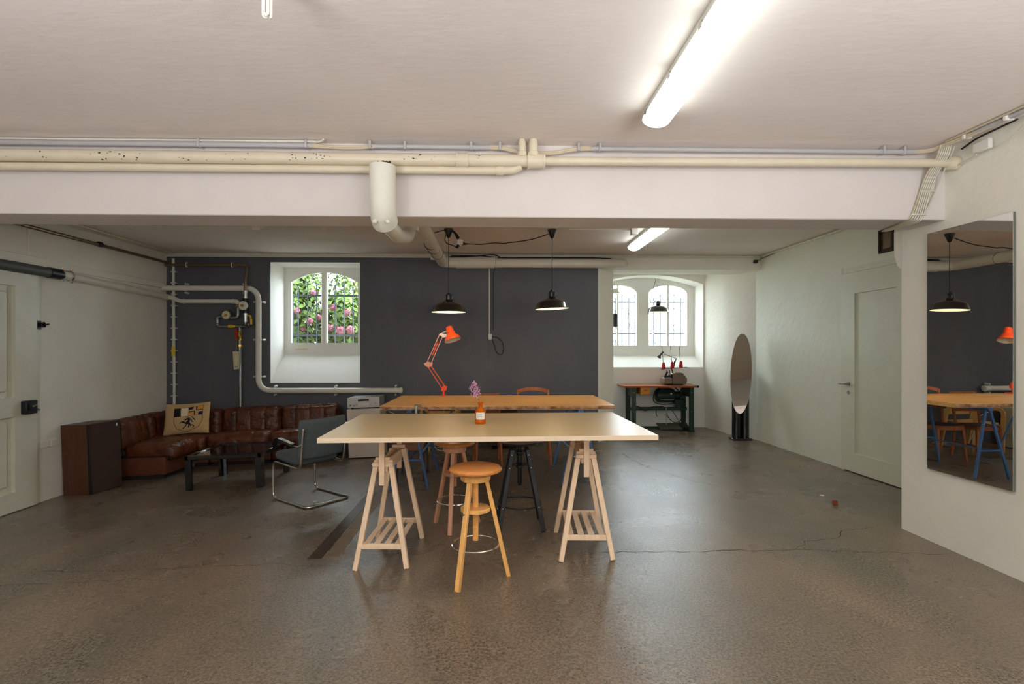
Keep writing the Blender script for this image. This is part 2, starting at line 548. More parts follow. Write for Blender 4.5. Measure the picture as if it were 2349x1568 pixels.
def cushion(bm, s, r, n=(16, 12, 6), puff=(0, 0, 0), sx=(), sy=(), sz=(), gd=0.012, gs=0.018, wr=0.004, wf=9.0, mx=None, seed=0.0):
    """a padded block of size s with rounded edges, swollen faces, sewn grooves and wrinkles"""
    h = V((s[0] / 2, s[1] / 2, s[2] / 2))
    mx = mx or Matrix.Identity(4)
    vd = {}

    def vert(i, j, k):
        key = (i, j, k)
        if key in vd:
            return vd[key]
        u = V((2 * i / n[0] - 1, 2 * j / n[1] - 1, 2 * k / n[2] - 1))
        u = V([math.copysign(math.sin(abs(t) * PI / 2) * 0.6 + abs(t) * 0.4, t) for t in u])
        p = V((u.x * h.x, u.y * h.y, u.z * h.z))
        inn = V([max(-h[a] + r, min(h[a] - r, p[a])) for a in range(3)])
        d = p - inn
        nr = d.normalized()
        p = inn + nr * r
        for a in range(3):
            b, c = (a + 1) % 3, (a + 2) % 3
            if puff[a]:
                p[a] += puff[a] * u[a] * abs(u[a]) * max(0, 1 - u[b] ** 4) * max(0, 1 - u[c] ** 4)
        g = 0.0
        for q in sx:
            g += math.exp(-((p.x - q) / gs) ** 2)
        for q in sy:
            g += math.exp(-((p.y - q) / gs) ** 2)
        for q in sz:
            g += math.exp(-((p.z - q) / gs) ** 2)
        p -= nr * gd * min(1.2, g)
        if wr:
            t = p * wf + V((seed, seed * 1.7, seed * 0.3))
            p += nr * wr * (noise.noise(t) + 0.7 * noise.noise(V((t.x * 2.4, t.y * 1.1, t.z * 2.6))))
        v = bm.verts.new(mx @ p)
        vd[key] = v
        return v
    for ax in range(3):
        a, b = (ax + 1) % 3, (ax + 2) % 3
        for side in (0, n[ax]):
            for i in range(n[a]):
                for j in range(n[b]):
                    q = []
                    for di, dj in ((0, 0), (1, 0), (1, 1), (0, 1)):
                        idx = [0, 0, 0]
                        idx[ax], idx[a], idx[b] = side, i + di, j + dj
                        q.append(vert(*idx))
                    if side == 0:
                        q.reverse()
                    bm.faces.new(q)


def T(x=0, y=0, z=0):
    return Matrix.Translation((x, y, z))


def RX(a):
    return Matrix.Rotation(a, 4, 'X')


def RY(a):
    return Matrix.Rotation(a, 4, 'Y')


def RZ(a):
    return Matrix.Rotation(a, 4, 'Z')


def fz(x):
    return -0.04 * max(0.0, 0.9 - x)


SLOPE = 0.04


def copy_tree(o, loc=None, rot=None, parent=None):
    c = o.copy()
    C.objects.link(c)
    if parent:
        c.parent = parent
    if loc is not None:
        c.location = loc
    if rot is not None:
        c.rotation_euler = (0, 0, rot)
    for ch in list(o.children):
        copy_tree(ch, parent=c)
    return c


def arch(xc, hw, spring, rise, n=16):
    """points of an arch from right spring to left spring (x,z)"""
    return [(xc + hw * math.cos(PI * k / n), spring + rise * math.sin(PI * k / n)) for k in range(n + 1)]


def seg_arch(xc, hw, spring, rise, n=14):
    R = (hw * hw + rise * rise) / (2 * rise)
    a = math.asin(hw / R)
    return [(xc + R * math.sin(a - 2 * a * k / n), spring + rise - R + R * math.cos(a - 2 * a * k / n)) for k in range(n + 1)]


def arch_wall(bm, x0, x1, z0, z1, y0, y1, holes, mi=0):
    """wall slab x0..x1, z0..z1, thickness y0..y1 with arched holes (xl, xr, zb, arch points right->left), sorted by x"""
    cur = x0
    for (xl, xr, zb, ap) in holes:
        ex(bm, [(cur, z0), (xl, z0), (xl, z1), (cur, z1)], y0, y1, mi=mi)
        if zb > z0:
            ex(bm, [(xl, z0), (xr, z0), (xr, zb), (xl, zb)], y0, y1, mi=mi)
        for p, q in zip(ap, ap[1:]):
            ex(bm, [(q[0], q[1]), (p[0], p[1]), (p[0], z1), (q[0], z1)], y0, y1, mi=mi)
        cur = xr
    ex(bm, [(cur, z0), (x1, z0), (x1, z1), (cur, z1)], y0, y1, mi=mi)


def ring_frame(bm, outer, inner, y0, y1):
    """solid ring between two outlines of equal length, (x,z) lists"""
    n = len(outer)
    for i in range(n):
        j = (i + 1) % n
        ex(bm, [outer[i], outer[j], inner[j], inner[i]], y0, y1)

# ------------------------------------------------------------------ room shell
ZC = 2.89
bm = B()
ex(bm, [(-5.2, fz(-5.2)), (0.9, 0), (4.6, 0), (4.6, -0.3), (-5.2, -0.5)], -3.2, 10.4)
floor = struct('floor', bm, 'floor', 'worn grey-brown concrete floor')

bm = B()
box(bm, -5.2, 4.6, -3.2, 8.75, ZC, 3.05)
ceiling = struct('ceiling', bm, 'ceil', 'beige plastered ceiling')
bm = B()
ex(bm, [(-2.15, ZC + 0.001), (-2.10, ZC - 0.003), (-2.05, ZC + 0.001)], 1.2, 3.6, 'y')
ob('plaster_ridge', bm, 'ceil', ceiling)

bm = B()
box(bm, -5.25, -5.0, -3.2, 8.95, -0.5, 3.05)
struct('wall_left', bm, 'wall', 'white plaster wall on the left')

# back wall: charcoal paint on the front, white core round the window recess
WX0, WX1, WZ0, WZ1 = -3.457, -2.094, 0.92, 2.76
bm = B()
for (x0, x1, y0, z0, z1, k) in (
        (-5.05, WX0, 8.19, -0.5, 2.835, 0), (WX0, WX1, 8.19, -0.5, WZ0, 0), (WX0, WX1, 8.19, WZ1, 2.835, 0),
        (WX1, -1.02, 8.19, -0.5, 2.835, 0), (-1.02, -0.13, 8.17, -0.5, 2.80, 0), (-0.13, 1.56, 8.19, -0.3, 2.69, 0)):
    box(bm, x0, x1, y0, 8.22, z0, z1, mi=0)
for (x0, x1, z0, z1) in ((-5.05, WX0, -0.5, 2.89), (WX0, WX1, -0.5, WZ0), (WX0, WX1, WZ1, 2.89), (WX1, 1.56, -0.5, 2.89)):
    box(bm, x0, x1, 8.22, 8.95, z0, z1, mi=1)
box(bm, -5.05, -1.02, 8.185, 8.22, 2.835, 2.89, mi=1)
box(bm, -1.02, 1.56, 8.185, 8.22, 2.69, 2.89, mi=1)
struct('wall_back', bm, ['dark', 'reveal'], 'charcoal painted back wall', flat=True)

# window in the charcoal wall
def arched_window(name, label, xc, hw_o, spring_o, rise_o, bot_o, hw_i, spring_i, rise_i, bot_i, y, mull, seg=True):
    w = bpy.data.objects.new(name, None)
    C.objects.link(w)
    w['kind'] = 'structure'
    w['label'] = label
    w['category'] = 'window'
    f = seg_arch if seg else arch
    o = f(xc, hw_o, spring_o, rise_o) + [(xc - hw_o, bot_o), (xc + hw_o, bot_o)]
    i = f(xc, hw_i, spring_i, rise_i) + [(xc - hw_i, bot_i), (xc + hw_i, bot_i)]
    bm = B()
    ring_frame(bm, o, i, y, y + 0.06)
    ob('window_frame', bm, 'white_paint', w)
    if mull:
        bm = B()
        box(bm, xc - mull / 2, xc + mull / 2, y - 0.012, y + 0.055, bot_i - 0.01, spring_i + rise_i + 0.01, 0.006)
        if mull > 0.05:
            box(bm, xc - mull / 2 + 0.012, xc + mull / 2 - 0.012, y - 0.026, y - 0.012, bot_i, spring_i + rise_i, 0.004)
        ob('mullion', bm, 'white_paint', w)
    for s in (-1, 1):
        pts = [p for p in i if (p[0] - xc) * s >= -1e-6]
        top = (xc, spring_i + rise_i)
        if s > 0:
            pts = [(xc, bot_i)] + [(xc + hw_i, bot_i)] + [p for p in f(xc, hw_i, spring_i, rise_i) if p[0] >= xc - 1e-6]
        else:
            pts = [p for p in f(xc, hw_i, spring_i, rise_i) if p[0] <= xc + 1e-6] + [(xc - hw_i, bot_i), (xc, bot_i)]
        bm = B()
        ex(bm, pts, y + 0.028, y + 0.032)
        ob('pane', bm, 'glass', w)
    return w


bm = B()
arch_wall(bm, WX0 - 0.15, WX1 + 0.15, 0.6, 2.9, 8.75, 8.95,
          [(-2.815 - 0.59, -2.815 + 0.59, 1.464, seg_arch(-2.815, 0.59, 2.52, 0.22))])
ex(bm, [(8.20, 0.60), (8.20, 0.92), (8.75, 1.352), (8.75, 0.60)], WX0 - 0.02, WX1 + 0.02, 'x')
struct('trim_1', bm, 'reveal', 'white sloping window recess in the charcoal wall')
w1 = arched_window('window_1', 'arched two-leaf window in the charcoal wall', -2.815, 0.60, 2.53, 0.218, 1.464, 0.54, 2.519, 0.165, 1.536, 8.752, 0.093)
bm = B()
box(bm, -2.87, -2.845, 8.72, 8.74, 1.99, 2.08, 0.004)
ob('window_handle', bm, 'steel', w1)
bm = B()
bar(bm, (-3.28, 8.74, 1.425), (-3.06, 8.73, 1.44), 0.012, 0.012)
ob('wood_stick', bm, 'ply', w1)

# niche with the double window
bm = B()
ex(bm, [(1.56, 8.19), (1.856, 8.45), (1.80, 9.70), (1.56, 9.70)], -0.3, 2.89, 'z')
struct('wall_niche_left', bm, 'wall', 'white chamfered pier between charcoal wall and niche')
bm = B()
NXC, NHW = 2.79, 0.985
arch_wall(bm, 1.5, 4.3, -0.3, 2.89, 9.65, 10.10, [(NXC - NHW, NXC + NHW, 1.10, seg_arch(NXC, NHW, 2.62, 0.165, 20))])
ex(bm, [(9.655, 0.9), (9.655, 1.10), (10.1, 1.31), (10.1, 0.9)], NXC - NHW - 0.02, NXC + NHW + 0.02, 'x')
GW = 0.37
arch_wall(bm, 1.5, 4.3, 1.0, 2.95, 10.10, 10.32,
          [(2.305 - GW - 0.03, 2.305 + GW + 0.03, 1.46, arch(2.305, GW + 0.03, 2.485, 0.195)),
           (3.275 - GW - 0.03, 3.275 + GW + 0.03, 1.46, arch(3.275, GW + 0.03, 2.485, 0.195))])
struct('wall_niche_back', bm, 'reveal', 'white back wall of the niche with arched recess')
arched_window('window_2', 'left arched window in the white niche', 2.305, GW + 0.035, 2.485, 0.2, 1.455, GW, 2.485, 0.165, 1.5, 10.115, 0.035, False)
arched_window('window_3', 'right arched window in the white niche', 3.275, GW + 0.035, 2.485, 0.2, 1.455, GW, 2.485, 0.165, 1.5, 10.115, 0.035, False)
bm = B()
ex(bm, [(3.80, 9.70), (3.80, 9.65), (3.90, 9.10), (3.90, 8.86), (4.10, 8.32), (4.6, 8.32), (4.6, 9.70)], -0.3, 2.89, 'z')
struct('wall_niche_right', bm, 'wall', 'white splayed wall right of the niche')
bm = B()
box(bm, 1.56, 4.4, 8.19, 8.74, 2.67, 2.89)
struct('trim_2', bm, 'wall', 'white lintel over the niche')
bm = B()
box(bm, 1.5, 4.6, 8.74, 10.4, 2.86, 3.05)
struct('trim_3', bm, 'wall', 'white niche soffit')
bm = B()
ex(bm, [(4.10, 8.34), (4.205, 4.15), (4.6, 4.15), (4.6, 8.34)], -0.3, 2.89, 'z')
# vent opening is not cut out; a flat dark panel stands for its shade
struct('wall_recess_right', bm, 'wall2', 'white wall with the pale door on the right')
bm = B()
ex(bm, [(3.252, 4.19), (3.275, 2.0), (3.32, -3.2), (4.6, -3.2), (4.6, 4.19)], -0.3, 2.89, 'z')
ex(bm, [(4.19, 2.08), (4.24, 2.12), (4.275, 2.22), (4.275, 2.40), (4.19, 2.40)], 3.255, 4.3, 'x')
struct('wall_right', bm, 'wall', 'white plaster pier holding the wall mirror', sharp=20)
bm = B()
for x0, x1 in ((-5.2, -1.3), (-0.4, 1.5), (2.4, 4.6)):
    box(bm, x0, x1, -3.25, -3.0, -0.5, 3.05)
for x0, x1 in REAR_WINDOWS:
    box(bm, x0, x1, -3.25, -3.0, -0.5, 1.4)
    box(bm, x0, x1, -3.25, -3.0, 2.4, 3.05)
struct('wall_front', bm, 'wall', 'white wall with two added windows behind the camera')
for k, (x0, x1) in enumerate(REAR_WINDOWS):
    bm = B()
    ring_frame(bm, [(x0, 1.4), (x1, 1.4), (x1, 2.4), (x0, 2.4)], [(x0 + .05, 1.45), (x1 - .05, 1.45), (x1 - .05, 2.35), (x0 + .05, 2.35)], -3.16, -3.1)
    box(bm, (x0 + x1) / 2 - .03, (x0 + x1) / 2 + .03, -3.16, -3.1, 1.45, 2.35)
    struct('window_%d' % (4 + k), bm, 'white_paint', ['left', 'right'][k] + ' small added window behind the camera')

bm = B()
box(bm, -5.02, 3.29, 3.78, 4.10, 2.38, 2.9, 0.006)
struct('trim_4', bm, 'beam', 'wide white ceiling beam across the room')

# cove strips along the back wall
bm = B()
for z, r, y in ((2.872, 0.012, 8.16), (2.848, 0.010, 8.16)):
    cyl(bm, (-4.98, y, z), (4.08, y, z), r, 6)
tag(ob('cable_run', bm, 'pipe_white'), 'thin white cables along top of the back wall', 'cable')

# ------------------------------------------------------------------ doors
d1 = bpy.data.objects.new('door_1', None)
C.objects.link(d1)
d1['kind'] = 'structure'
d1['label'] = 'old white panelled door on the left wall'
d1['category'] = 'door'
bm = B()
zb = fz(-5.0) + 0.01
Y0, Y1 = 4.62, 5.86
PA, PB = 4.86, 5.60
ex(bm, [(PB, zb), (Y1, zb), (Y1, 2.32), (PB, 2.32)], -4.995, -4.945, 'x')
ex(bm, [(Y0, zb), (PA, zb), (PA, 2.32), (Y0, 2.32)], -4.995, -4.945, 'x')
for z0, z1 in ((zb, -0.03), (0.745, 0.94), (2.09, 2.32)):
    ex(bm, [(PA, z0), (PB, z0), (PB, z1), (PA, z1)], -4.995, -4.945, 'x')
ob('door_leaf', bm, 'door_paint', d1)
for z0, z1 in ((-0.03, 0.745), (0.94, 2.09)):
    bm = B()
    box(bm, -4.995, -4.985, PA, PB, z0, z1)
    box(bm, -4.99, -4.965, PA + 0.06, PB - 0.06, z0 + 0.06, z1 - 0.06, 0.015)
    ob('door_panel', bm, 'door_paint', d1)
bm = B()
ex(bm, [(Y1 + 0.012, zb), (Y1 + 0.07, zb), (Y1 + 0.07, 2.36), (Y1 + 0.012, 2.36)], -5.0, -4.975, 'x')
ob('door_jamb', bm, 'door_paint', d1)
bm = B()
ex(bm, [(Y1 - 0.002, zb), (Y1 + 0.014, zb), (Y1 + 0.014, 2.34), (Y1 - 0.002, 2.34)], -5.0, -4.985, 'x')
ob('door_gap', bm, 'chip', d1)
bm = B()
box(bm, -4.945, -4.885, 5.66, 5.80, 0.76, 0.90, 0.006)
box(bm, -4.885, -4.87, 5.69, 5.76, 0.80, 0.87, 0.004)
lk = ob('rim_lock', bm, 'black', d1)
bm = B()
bar(bm, (-4.87, 5.77, 0.855), (-4.85, 5.70, 0.842), 0.012, 0.014)
cyl(bm, (-4.9, 5.80, 0.81), (-4.9, 5.835, 0.79), 0.012, 8)
ob('door_handle', bm, 'steel', lk)

dw = thing('door_switch', 'small black latch beside the old door top half', 'latch', (-5.0, 5.93, 1.70))
bm = B()
box(bm, 0.0, 0.03, -0.06, 0.02, -0.05, 0.05, 0.006)
ob('latch_plate', bm, 'black', dw)
bm = B()
cyl(bm, (0.03, -0.01, 0.0), (0.075, 0.0, 0.005), 0.03, 12)
cyl(bm, (0.075, 0.0, 0.005), (0.11, 0.02, 0.012), 0.008, 8)
ob('latch_knob', bm, 'gloss', dw)

d2 = bpy.data.objects.new('door_2', None)
C.objects.link(d2)
d2['kind'] = 'structure'
d2['label'] = 'pale flush-framed door in the right recess'
d2['category'] = 'door'
d2.location = (4.155, 6.24, 0)
d2.rotation_euler = (0, 0, math.atan2(0.10, 4.14))
DW = 0.93
bm = B()
ex(bm, [(-DW, 0.012), (0, 0.012), (0, 2.33), (-DW, 2.33)], -0.004, 0.003, 'x')
ob('door_back', bm, 'door_green', d2)
bm = B()
for (y0, y1, z0, z1) in ((-0.19, 0, 0.012, 2.33), (-DW, -DW + 0.1, 0.012, 2.33), (-DW + 0.1, -0.19, 0.012, 0.23), (-DW + 0.1, -0.19, 2.085, 2.33)):
    ex(bm, [(y0, z0), (y1, z0), (y1, z1), (y0, z1)], -0.022, -0.004, 'x')
ob('door_leaf', bm, 'door_green', d2)
bm = B()
ex(bm, [(-DW, 2.335), (0.03, 2.335), (0.03, 2.40), (-DW, 2.40)], -0.012, 0.0, 'x')
ex(bm, [(0.003, 0.0), (0.05, 0.0), (0.05, 2.40), (0.003, 2.40)], -0.012, 0.0, 'x')
ob('door_frame', bm, 'door_green', d2)
bm = B()
box(bm, -0.012, 0.004, -DW, 0.0, 0.0, 0.011)
ob('door_gap', bm, 'chip', d2)
bm = B()
lathe(bm, [(0, 0), (0.026, 0.002), (0.026, 0.012), (0, 0.013)], 16, frame_to((-0.022, -0.09, 1.03), (-1, 0, 0)))
tube(bm, fillet([(-0.03, -0.09, 1.03), (-0.075, -0.09, 1.03), (-0.08, 0.0, 1.03)], 0.02), 0.010, 8)
ob('door_handle', bm, 'steel', d2)
bm = B()
lathe(bm, [(0, 0), (0.022, 0.002), (0.022, 0.006), (0, 0.007)], 14, frame_to((-0.022, -0.09, 0.93), (-1, 0, 0)))
box(bm, -0.033, -0.028, -0.096, -0.088, 0.91, 0.945)
ob('keyhole_rose', bm, 'steel', d2)

# ------------------------------------------------------------------ vent box in the recess wall
v = thing('vent_box', 'dark square wall opening with tan plate above the pale door', 'vent', (4.168, 5.59, 2.60), math.atan2(0.10, 4.14))
bm = B()
ring_frame2 = [(-0.115, -0.125), (0.09, -0.125), (0.09, 0.125), (-0.115, 0.125)]
for a, bq in (((-0.115, -0.125), (0.09, -0.105)), ((-0.115, 0.105), (0.09, 0.125)), ((-0.115, -0.105), (-0.095, 0.105)), ((0.07, -0.105), (0.09, 0.105))):
    ex(bm, [a, (bq[0], a[1]), bq, (a[0], bq[1])], -0.02, 0.01, 'x')
ob('vent_frame', bm, 'vent_in', v)
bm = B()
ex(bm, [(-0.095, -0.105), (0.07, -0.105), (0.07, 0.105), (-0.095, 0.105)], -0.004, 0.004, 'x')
ob('vent_shade_panel', bm, 'vent_in', v)  # flat panel, its dark colour stands for the shade inside
bm = B()
box(bm, -0.012, -0.004, -0.085, 0.03, -0.085, 0.085, 0.004)
ob('backplate', bm, 'vent_plate', v)

# ------------------------------------------------------------------ floor details
fl = []
rnd = random.Random(3)


def crack(pts, w):
    bm = B()
    P = []
    for a, b in zip(pts, pts[1:]):
        n = max(2, int((V(b) - V(a)).length / 0.06))
        for k in range(n):
            t = k / n
            P.append(V((a[0] + (b[0] - a[0]) * t + rnd.uniform(-.012, .012), a[1] + (b[1] - a[1]) * t + rnd.uniform(-.018, .018))))
    P.append(V(pts[-1]))
    L, R_ = [], []
    for i, p in enumerate(P):
        t = (P[min(i + 1, len(P) - 1)] - P[max(i - 1, 0)]).normalized()
        nn = V((-t.y, t.x))
        ww = w * rnd.uniform(0.35, 1.0) * (0.3 if i in (0, len(P) - 1) else 1)
        for S, s in ((L, 1), (R_, -1)):
            q = p + nn * ww * s
            S.append(bm.verts.new((q.x, q.y, fz(q.x) + 0.0012)))
    for i in range(len(P) - 1):
        bm.faces.new((L[i], L[i + 1], R_[i + 1], R_[i]))
    ob('crack', bm, 'crack', floor)


crack([(0.72, 3.77), (1.2, 3.755), (1.75, 3.76), (2.15, 3.77), (2.7, 3.70), (3.2, 3.66)], 0.0035)
crack([(2.15, 3.77), (2.32, 3.93), (2.6, 3.99), (2.75, 4.15), (3.05, 4.22)], 0.003)
crack([(1.72, 7.3), (1.78, 6.6), (1.95, 6.15), (2.15, 5.72), (2.35, 5.5)], 0.0035)
crack([(1.3, 7.6), (1.9, 7.65), (2.3, 7.8)], 0.004)
crack([(-3.35, 3.95), (-2.8, 3.9), (-2.2, 3.88), (-1.6, 3.86), (-1.1, 3.75)], 0.0025)
crack([(-3.9, 3.75), (-3.1, 3.72), (-2.4, 3.72)], 0.0025)
crack([(0.4, 4.4), (0.55, 4.2), (0.62, 4.05), (0.9, 3.95)], 0.0025)

pl = thing('floor_plate', 'dark strip cover let into the floor left of the plywood table', 'plate', (-1.33, 4.8, fz(-1.33)), 0.0, SLOPE)
bm = B()
ex(bm, [(-0.055, -0.88), (0.045, -0.88), (0.055, 0.92), (-0.045, 0.92)], -0.01, 0.004, 'z')
ob('cover_strip', bm, 'plate', pl)
for k, (y0, y1) in enumerate(((-0.85, -0.28), (-0.26, 0.3), (0.32, 0.9))):
    bm = B()
    box(bm, 0.058, 0.165, y0, y1, -0.01, 0.0025)
    ob('screed_strip', bm, 'screed', pl)

cb = thing('clay_cube', 'small red clay cube lying on the floor near the pale door', 'cube', (3.135, 4.85, 0), 0.3)
bm = B()
box(bm, -0.018, 0.018, -0.018, 0.018, 0, 0.036, 0.003)
ob('cube_block', bm, 'brick', cb)
bm = B()
lathe(bm, [(0, 0), (0.02, 0.001), (0.014, 0.006), (0, 0.008)], 8)
tag(ob('paint_flake', bm, 'pebble', loc=(3.20, 5.15, 0.0)), 'tiny pale flake on floor behind red clay cube', 'flake')

# ------------------------------------------------------------------ pipes on the beam
t = thing('water_pipe', 'thick cream pipe along the beam front with chipped paint', 'pipe', (0, 3.68, 2.75))
bm = B()
cyl(bm, (-4.99, 0, 0.004), (0.26, 0, -0.005), 0.042, 14)
cyl(bm, (0.26, 0, -0.005), (3.25, 0, 0.010), 0.030, 14)
ob('pipe_run', bm, 'cream', t)
for x0, x1, r in ((-0.275, -0.205, 0.048), (0.215, 0.325, 0.050)):
    bm = B()
    cyl(bm, (x0, 0, -0.004), (x1, 0, -0.005), r, 16)
    cyl(bm, (x0 - 0.006, 0, -0.004), (x0 + 0.008, 0, -0.004), r + 0.004, 16)
    cyl(bm, (x1 - 0.008, 0, -0.005), (x1 + 0.006, 0, -0.005), r + 0.004, 16)
    ob('coupling', bm, 'cream', t)
bm = B()
lathe(bm, [(0.03, -0.06), (0.045, -0.05), (0.05, -0.02), (0.046, 0.01)], 16, frame_to((3.245, 0, 0.010), (1, 0, 0)))
ob('end_socket', bm, 'cream', t)
for x, r in ((0.172, 0.026), (0.25, 0.032)):
    bm = B()
    lathe(bm, [(0.0, 0.02), (r + 0.006, 0.02), (r + 0.006, 0.05), (r, 0.055), (r, 0.115), (r * 0.8, 0.139), (0, 0.139)], 14, c=(x, -0.012, 0))
    ob('riser_stub', bm, 'cream', t)
bm = B()
rn = random.Random(5)
for cx, n, sp in ((-2.58, 16, 0.12), (-1.30, 20, 0.13), (-0.62, 12, 0.10), (-2.2, 6, 0.3), (-1.75, 7, 0.35), (-3.0, 6, 0.3), (-0.2, 5, 0.2)):
    for q in range(n):
        x = cx + rn.gauss(0, sp * 0.6)
        a = rn.uniform(-0.9, 0.45)
        s = rn.uniform(0.002, 0.0065)
        c = V((x, -math.cos(a) * 0.0424, math.sin(a) * 0.0424))
        tt = V((0, math.sin(a), math.cos(a)))
        m = 6
        bm.faces.new([bm.verts.new(c + V((math.cos(z * 2 * PI / m) * s * rn.uniform(1, 1.8), 0, 0)) + tt * math.sin(z * 2 * PI / m) * s * 0.8) for z in range(m)])
o = ob('paint_chips', bm, 'chip', t)
o['kind'] = 'stuff'

t = thing('return_pipe', 'thinner cream pipe running below the thick cream pipe', 'pipe', (0, 3.70, 2.683))
bm = B()
tube(bm, fillet([(-4.99, 0, 0.0), (0.04, 0, 0.0), (0.12, 0, 0.004), (0.165, -0.01, 0.03)], 0.06, 6), 0.027, 12)
ob('pipe_run', bm, 'cream', t)
bm = B()
cyl(bm, (-0.005, 0, 0), (0.045, 0, 0), 0.033, 14)
ob('coupling', bm, 'cream', t)

t = thing('cable_conduit', 'grey and beige cable conduit in the corner of beam and ceiling', 'conduit', (0, 3.72, 2.85))
for x0, x1 in ((-4.99, -1.28), (-0.86, -0.05), (0.66, 3.0)):
    bm = B()
    cyl(bm, (x0, 0, 0), (x1, 0, 0), 0.017, 10)
    ob('grey_tube', bm, 'conduit', t)
for pts in ([(-1.3, 0, 0), (-1.1, 0, -0.012), (-0.95, 0, -0.01), (-0.84, 0, 0)], [(-0.07, 0, 0), (0.05, 0, -0.003), (0.15, -0.01, -0.035), (0.25, -0.01, -0.045)],
            [(0.28, -0.01, -0.04), (0.4, 0, -0.035), (0.55, 0, -0.005), (0.68, 0, 0)], [(2.98, 0, 0), (3.08, -0.02, 0), (3.12, -0.18, 0.01), (3.15, -0.5, 0.012)]):
    bm = B()
    for dz in (-0.006, 0.006):
        tube(bm, [V(p) + V((0, -0.004, dz)) for p in fillet(pts, 0.2)], 0.009, 8)
    ob('cable_pair', bm, 'beige', t)
for x in (-2.05, -1.32, -0.88, -0.64, -0.18, 0.02, 0.57, 0.72, 2.75, 2.9):
    bm = B()
    box(bm, x - 0.009, x + 0.009, -0.024, 0.02, -0.022, 0.036, 0.004)
    ob('clip', bm, 'conduit', t)
bm = B()
for k in range(2):
    cyl(bm, (-4.99, 0.012 - 0.02 * k, 0.026), (-1.25, 0.012 - 0.02 * k, 0.026), 0.006, 6)
tube(bm, fillet([(-1.25, 0, 0.026), (-1.21, -0.02, 0.022), (-1.19, -0.04, 0.030)], 0.03), 0.007, 6)
ob('thin_wires', bm, 'pipe_white', t)

t = thing('wall_conduit', 'grey conduit with white clips along the right ceiling edge', 'conduit', (3.14, 3.0, 2.868))
bm = B()
cyl(bm, (0.0, 0.45, 0), (0.06, -5.8, 0), 0.017, 10)
ob('grey_tube', bm, 'conduit', t)
bm = B()
cyl(bm, (-0.03, 0.6, 0.012), (0.03, -5.8, 0.012), 0.008, 8)
ob('beige_wire', bm, 'beige', t)
for y in (0.18, 0.47):
    bm = B()
    box(bm, -0.028, 0.028, y - 0.012, y + 0.012, -0.022, 0.02, 0.004)
    ob('clip', bm, 'socket', t)
bm = B()
tube(bm, fillet([(0.1, 0.62, -0.03), (0.09, 0.5, -0.005), (0.075, 0.2, -0.004)], 0.1), 0.006, 6)
ob('black_wire', bm, 'cord', t)

t = thing('junction_box', 'small white junction box high on the right wall', 'box', (3.235, 3.44, 2.79))
bm = B()
box(bm, -0.03, 0.0, -0.06, 0.06, -0.035, 0.035, 0.006)
ob('box_body', bm, 'socket', t)
bm = B()
tube(bm, fillet([(-0.01, 0.05, -0.04), (-0.005, 0.2, -0.06), (-0.008, 0.28, -0.055)], 0.05), 0.005, 6)
tube(bm, fillet([(-0.008, -0.055, -0.045), (-0.003, -0.15, -0.03), (0.0, -0.3, 0.05), (0.005, -0.34, 0.095)], 0.08), 0.003, 6)
ob('white_wire', bm, 'cable_white', t)

t = thing('cable_bundle', 'flat bundle of white cables bending down the right beam end', 'cable', (0, 0, 0))
for k in range(6):
    bm = B()
    dx = k * 0.0145
    p = fillet([(3.09 + dx, 3.62, 2.865), (3.082 + dx, 3.63, 2.80), (3.078 + dx, 3.74, 2.68), (3.066 + dx, 3.766, 2.60), (3.01 + dx * 1.1, 3.766, 2.43 - dx * 0.1), (2.985 + dx * 1.2, 3.772, 2.385 - dx * 0.2),
                (2.99 + dx, 3.9, 2.366), (3.02 + dx * 0.4, 4.09, 2.366)], 0.05)
    tube(bm, p, 0.0062, 6)
    ob('cable', bm, 'cable_white' if k else 'beige', t)
bm = B()
tube(bm, fillet([(3.19, 3.62, 2.86), (3.185, 3.70, 2.72), (3.18, 3.765, 2.6), (3.12, 3.765, 2.47), (3.09, 3.768, 2.41), (3.06, 3.774, 2.374)], 0.05), 0.006, 6)
ob('loose_cable', bm, 'cable_white', t)
for (x, z) in ((3.115, 2.585), (3.045, 2.415)):
    bm = B()
    box(bm, x - 0.055, x + 0.055, 3.756, 3.77, z - 0.006, z + 0.006, 0.002)
    ob('cable_clip', bm, 'cable_white', t)

# ------------------------------------------------------------------ big white drain pipe dipping under the beam
t = thing('drain_pipe', 'large white pipe dipping under the beam and along the ceiling', 'pipe', (0, 0, 0))
bm = B()
p = [V((-0.765, 3.575, 2.665)), V((-0.765, 3.575, 2.55)), V((-0.765, 3.575, 2.43)), V((-0.765, 3.585, 2.37)), V((-0.765, 3.615, 2.33)), V((-0.765, 3.66, 2.31))]
tube(bm, p, 0.088, 20, flatn=0.95)
ob('front_sleeve', bm, 'pipe_white', t)
bm = B()
tube(bm, [V((-0.765, 3.60, 2.33)), V((-0.768, 3.80, 2.318)), V((-0.770, 4.12, 2.318)), V((-0.775, 4.45, 2.375)), V((-0.778, 4.64, 2.42)), V((-0.78, 4.74, 2.48)), V((-0.782, 4.79, 2.56)), V((-0.782, 4.80, 2.64))], 0.056, 18)
ob('under_bend', bm, 'pipe_white', t)
bm = B()
tube(bm, fillet([(-0.782, 4.80, 2.5), (-0.782, 4.80, 2.74), (-0.79, 5.1, 2.74), (-0.82, 7.98, 2.735), (-0.60, 8.05, 2.735)], 0.14, 8), 0.078, 18)
ob('ceiling_run', bm, 'pipe_white', t)
bm = B()
cyl(bm, (-0.62, 8.06, 2.735), (0.0, 8.06, 2.742), 0.084, 18)
ob('wall_sleeve', bm, 'pipe_white', t)
bm = B()
cyl(bm, (-0.02, 8.06, 2.735), (1.92, 8.06, 2.738), 0.070, 18)
bmesh.ops.create_uvsphere(bm, u_segments=18, v_segments=10, radius=0.070, matrix=T(1.92, 8.06, 2.738))
ob('wall_run', bm, 'pipe_white', t)
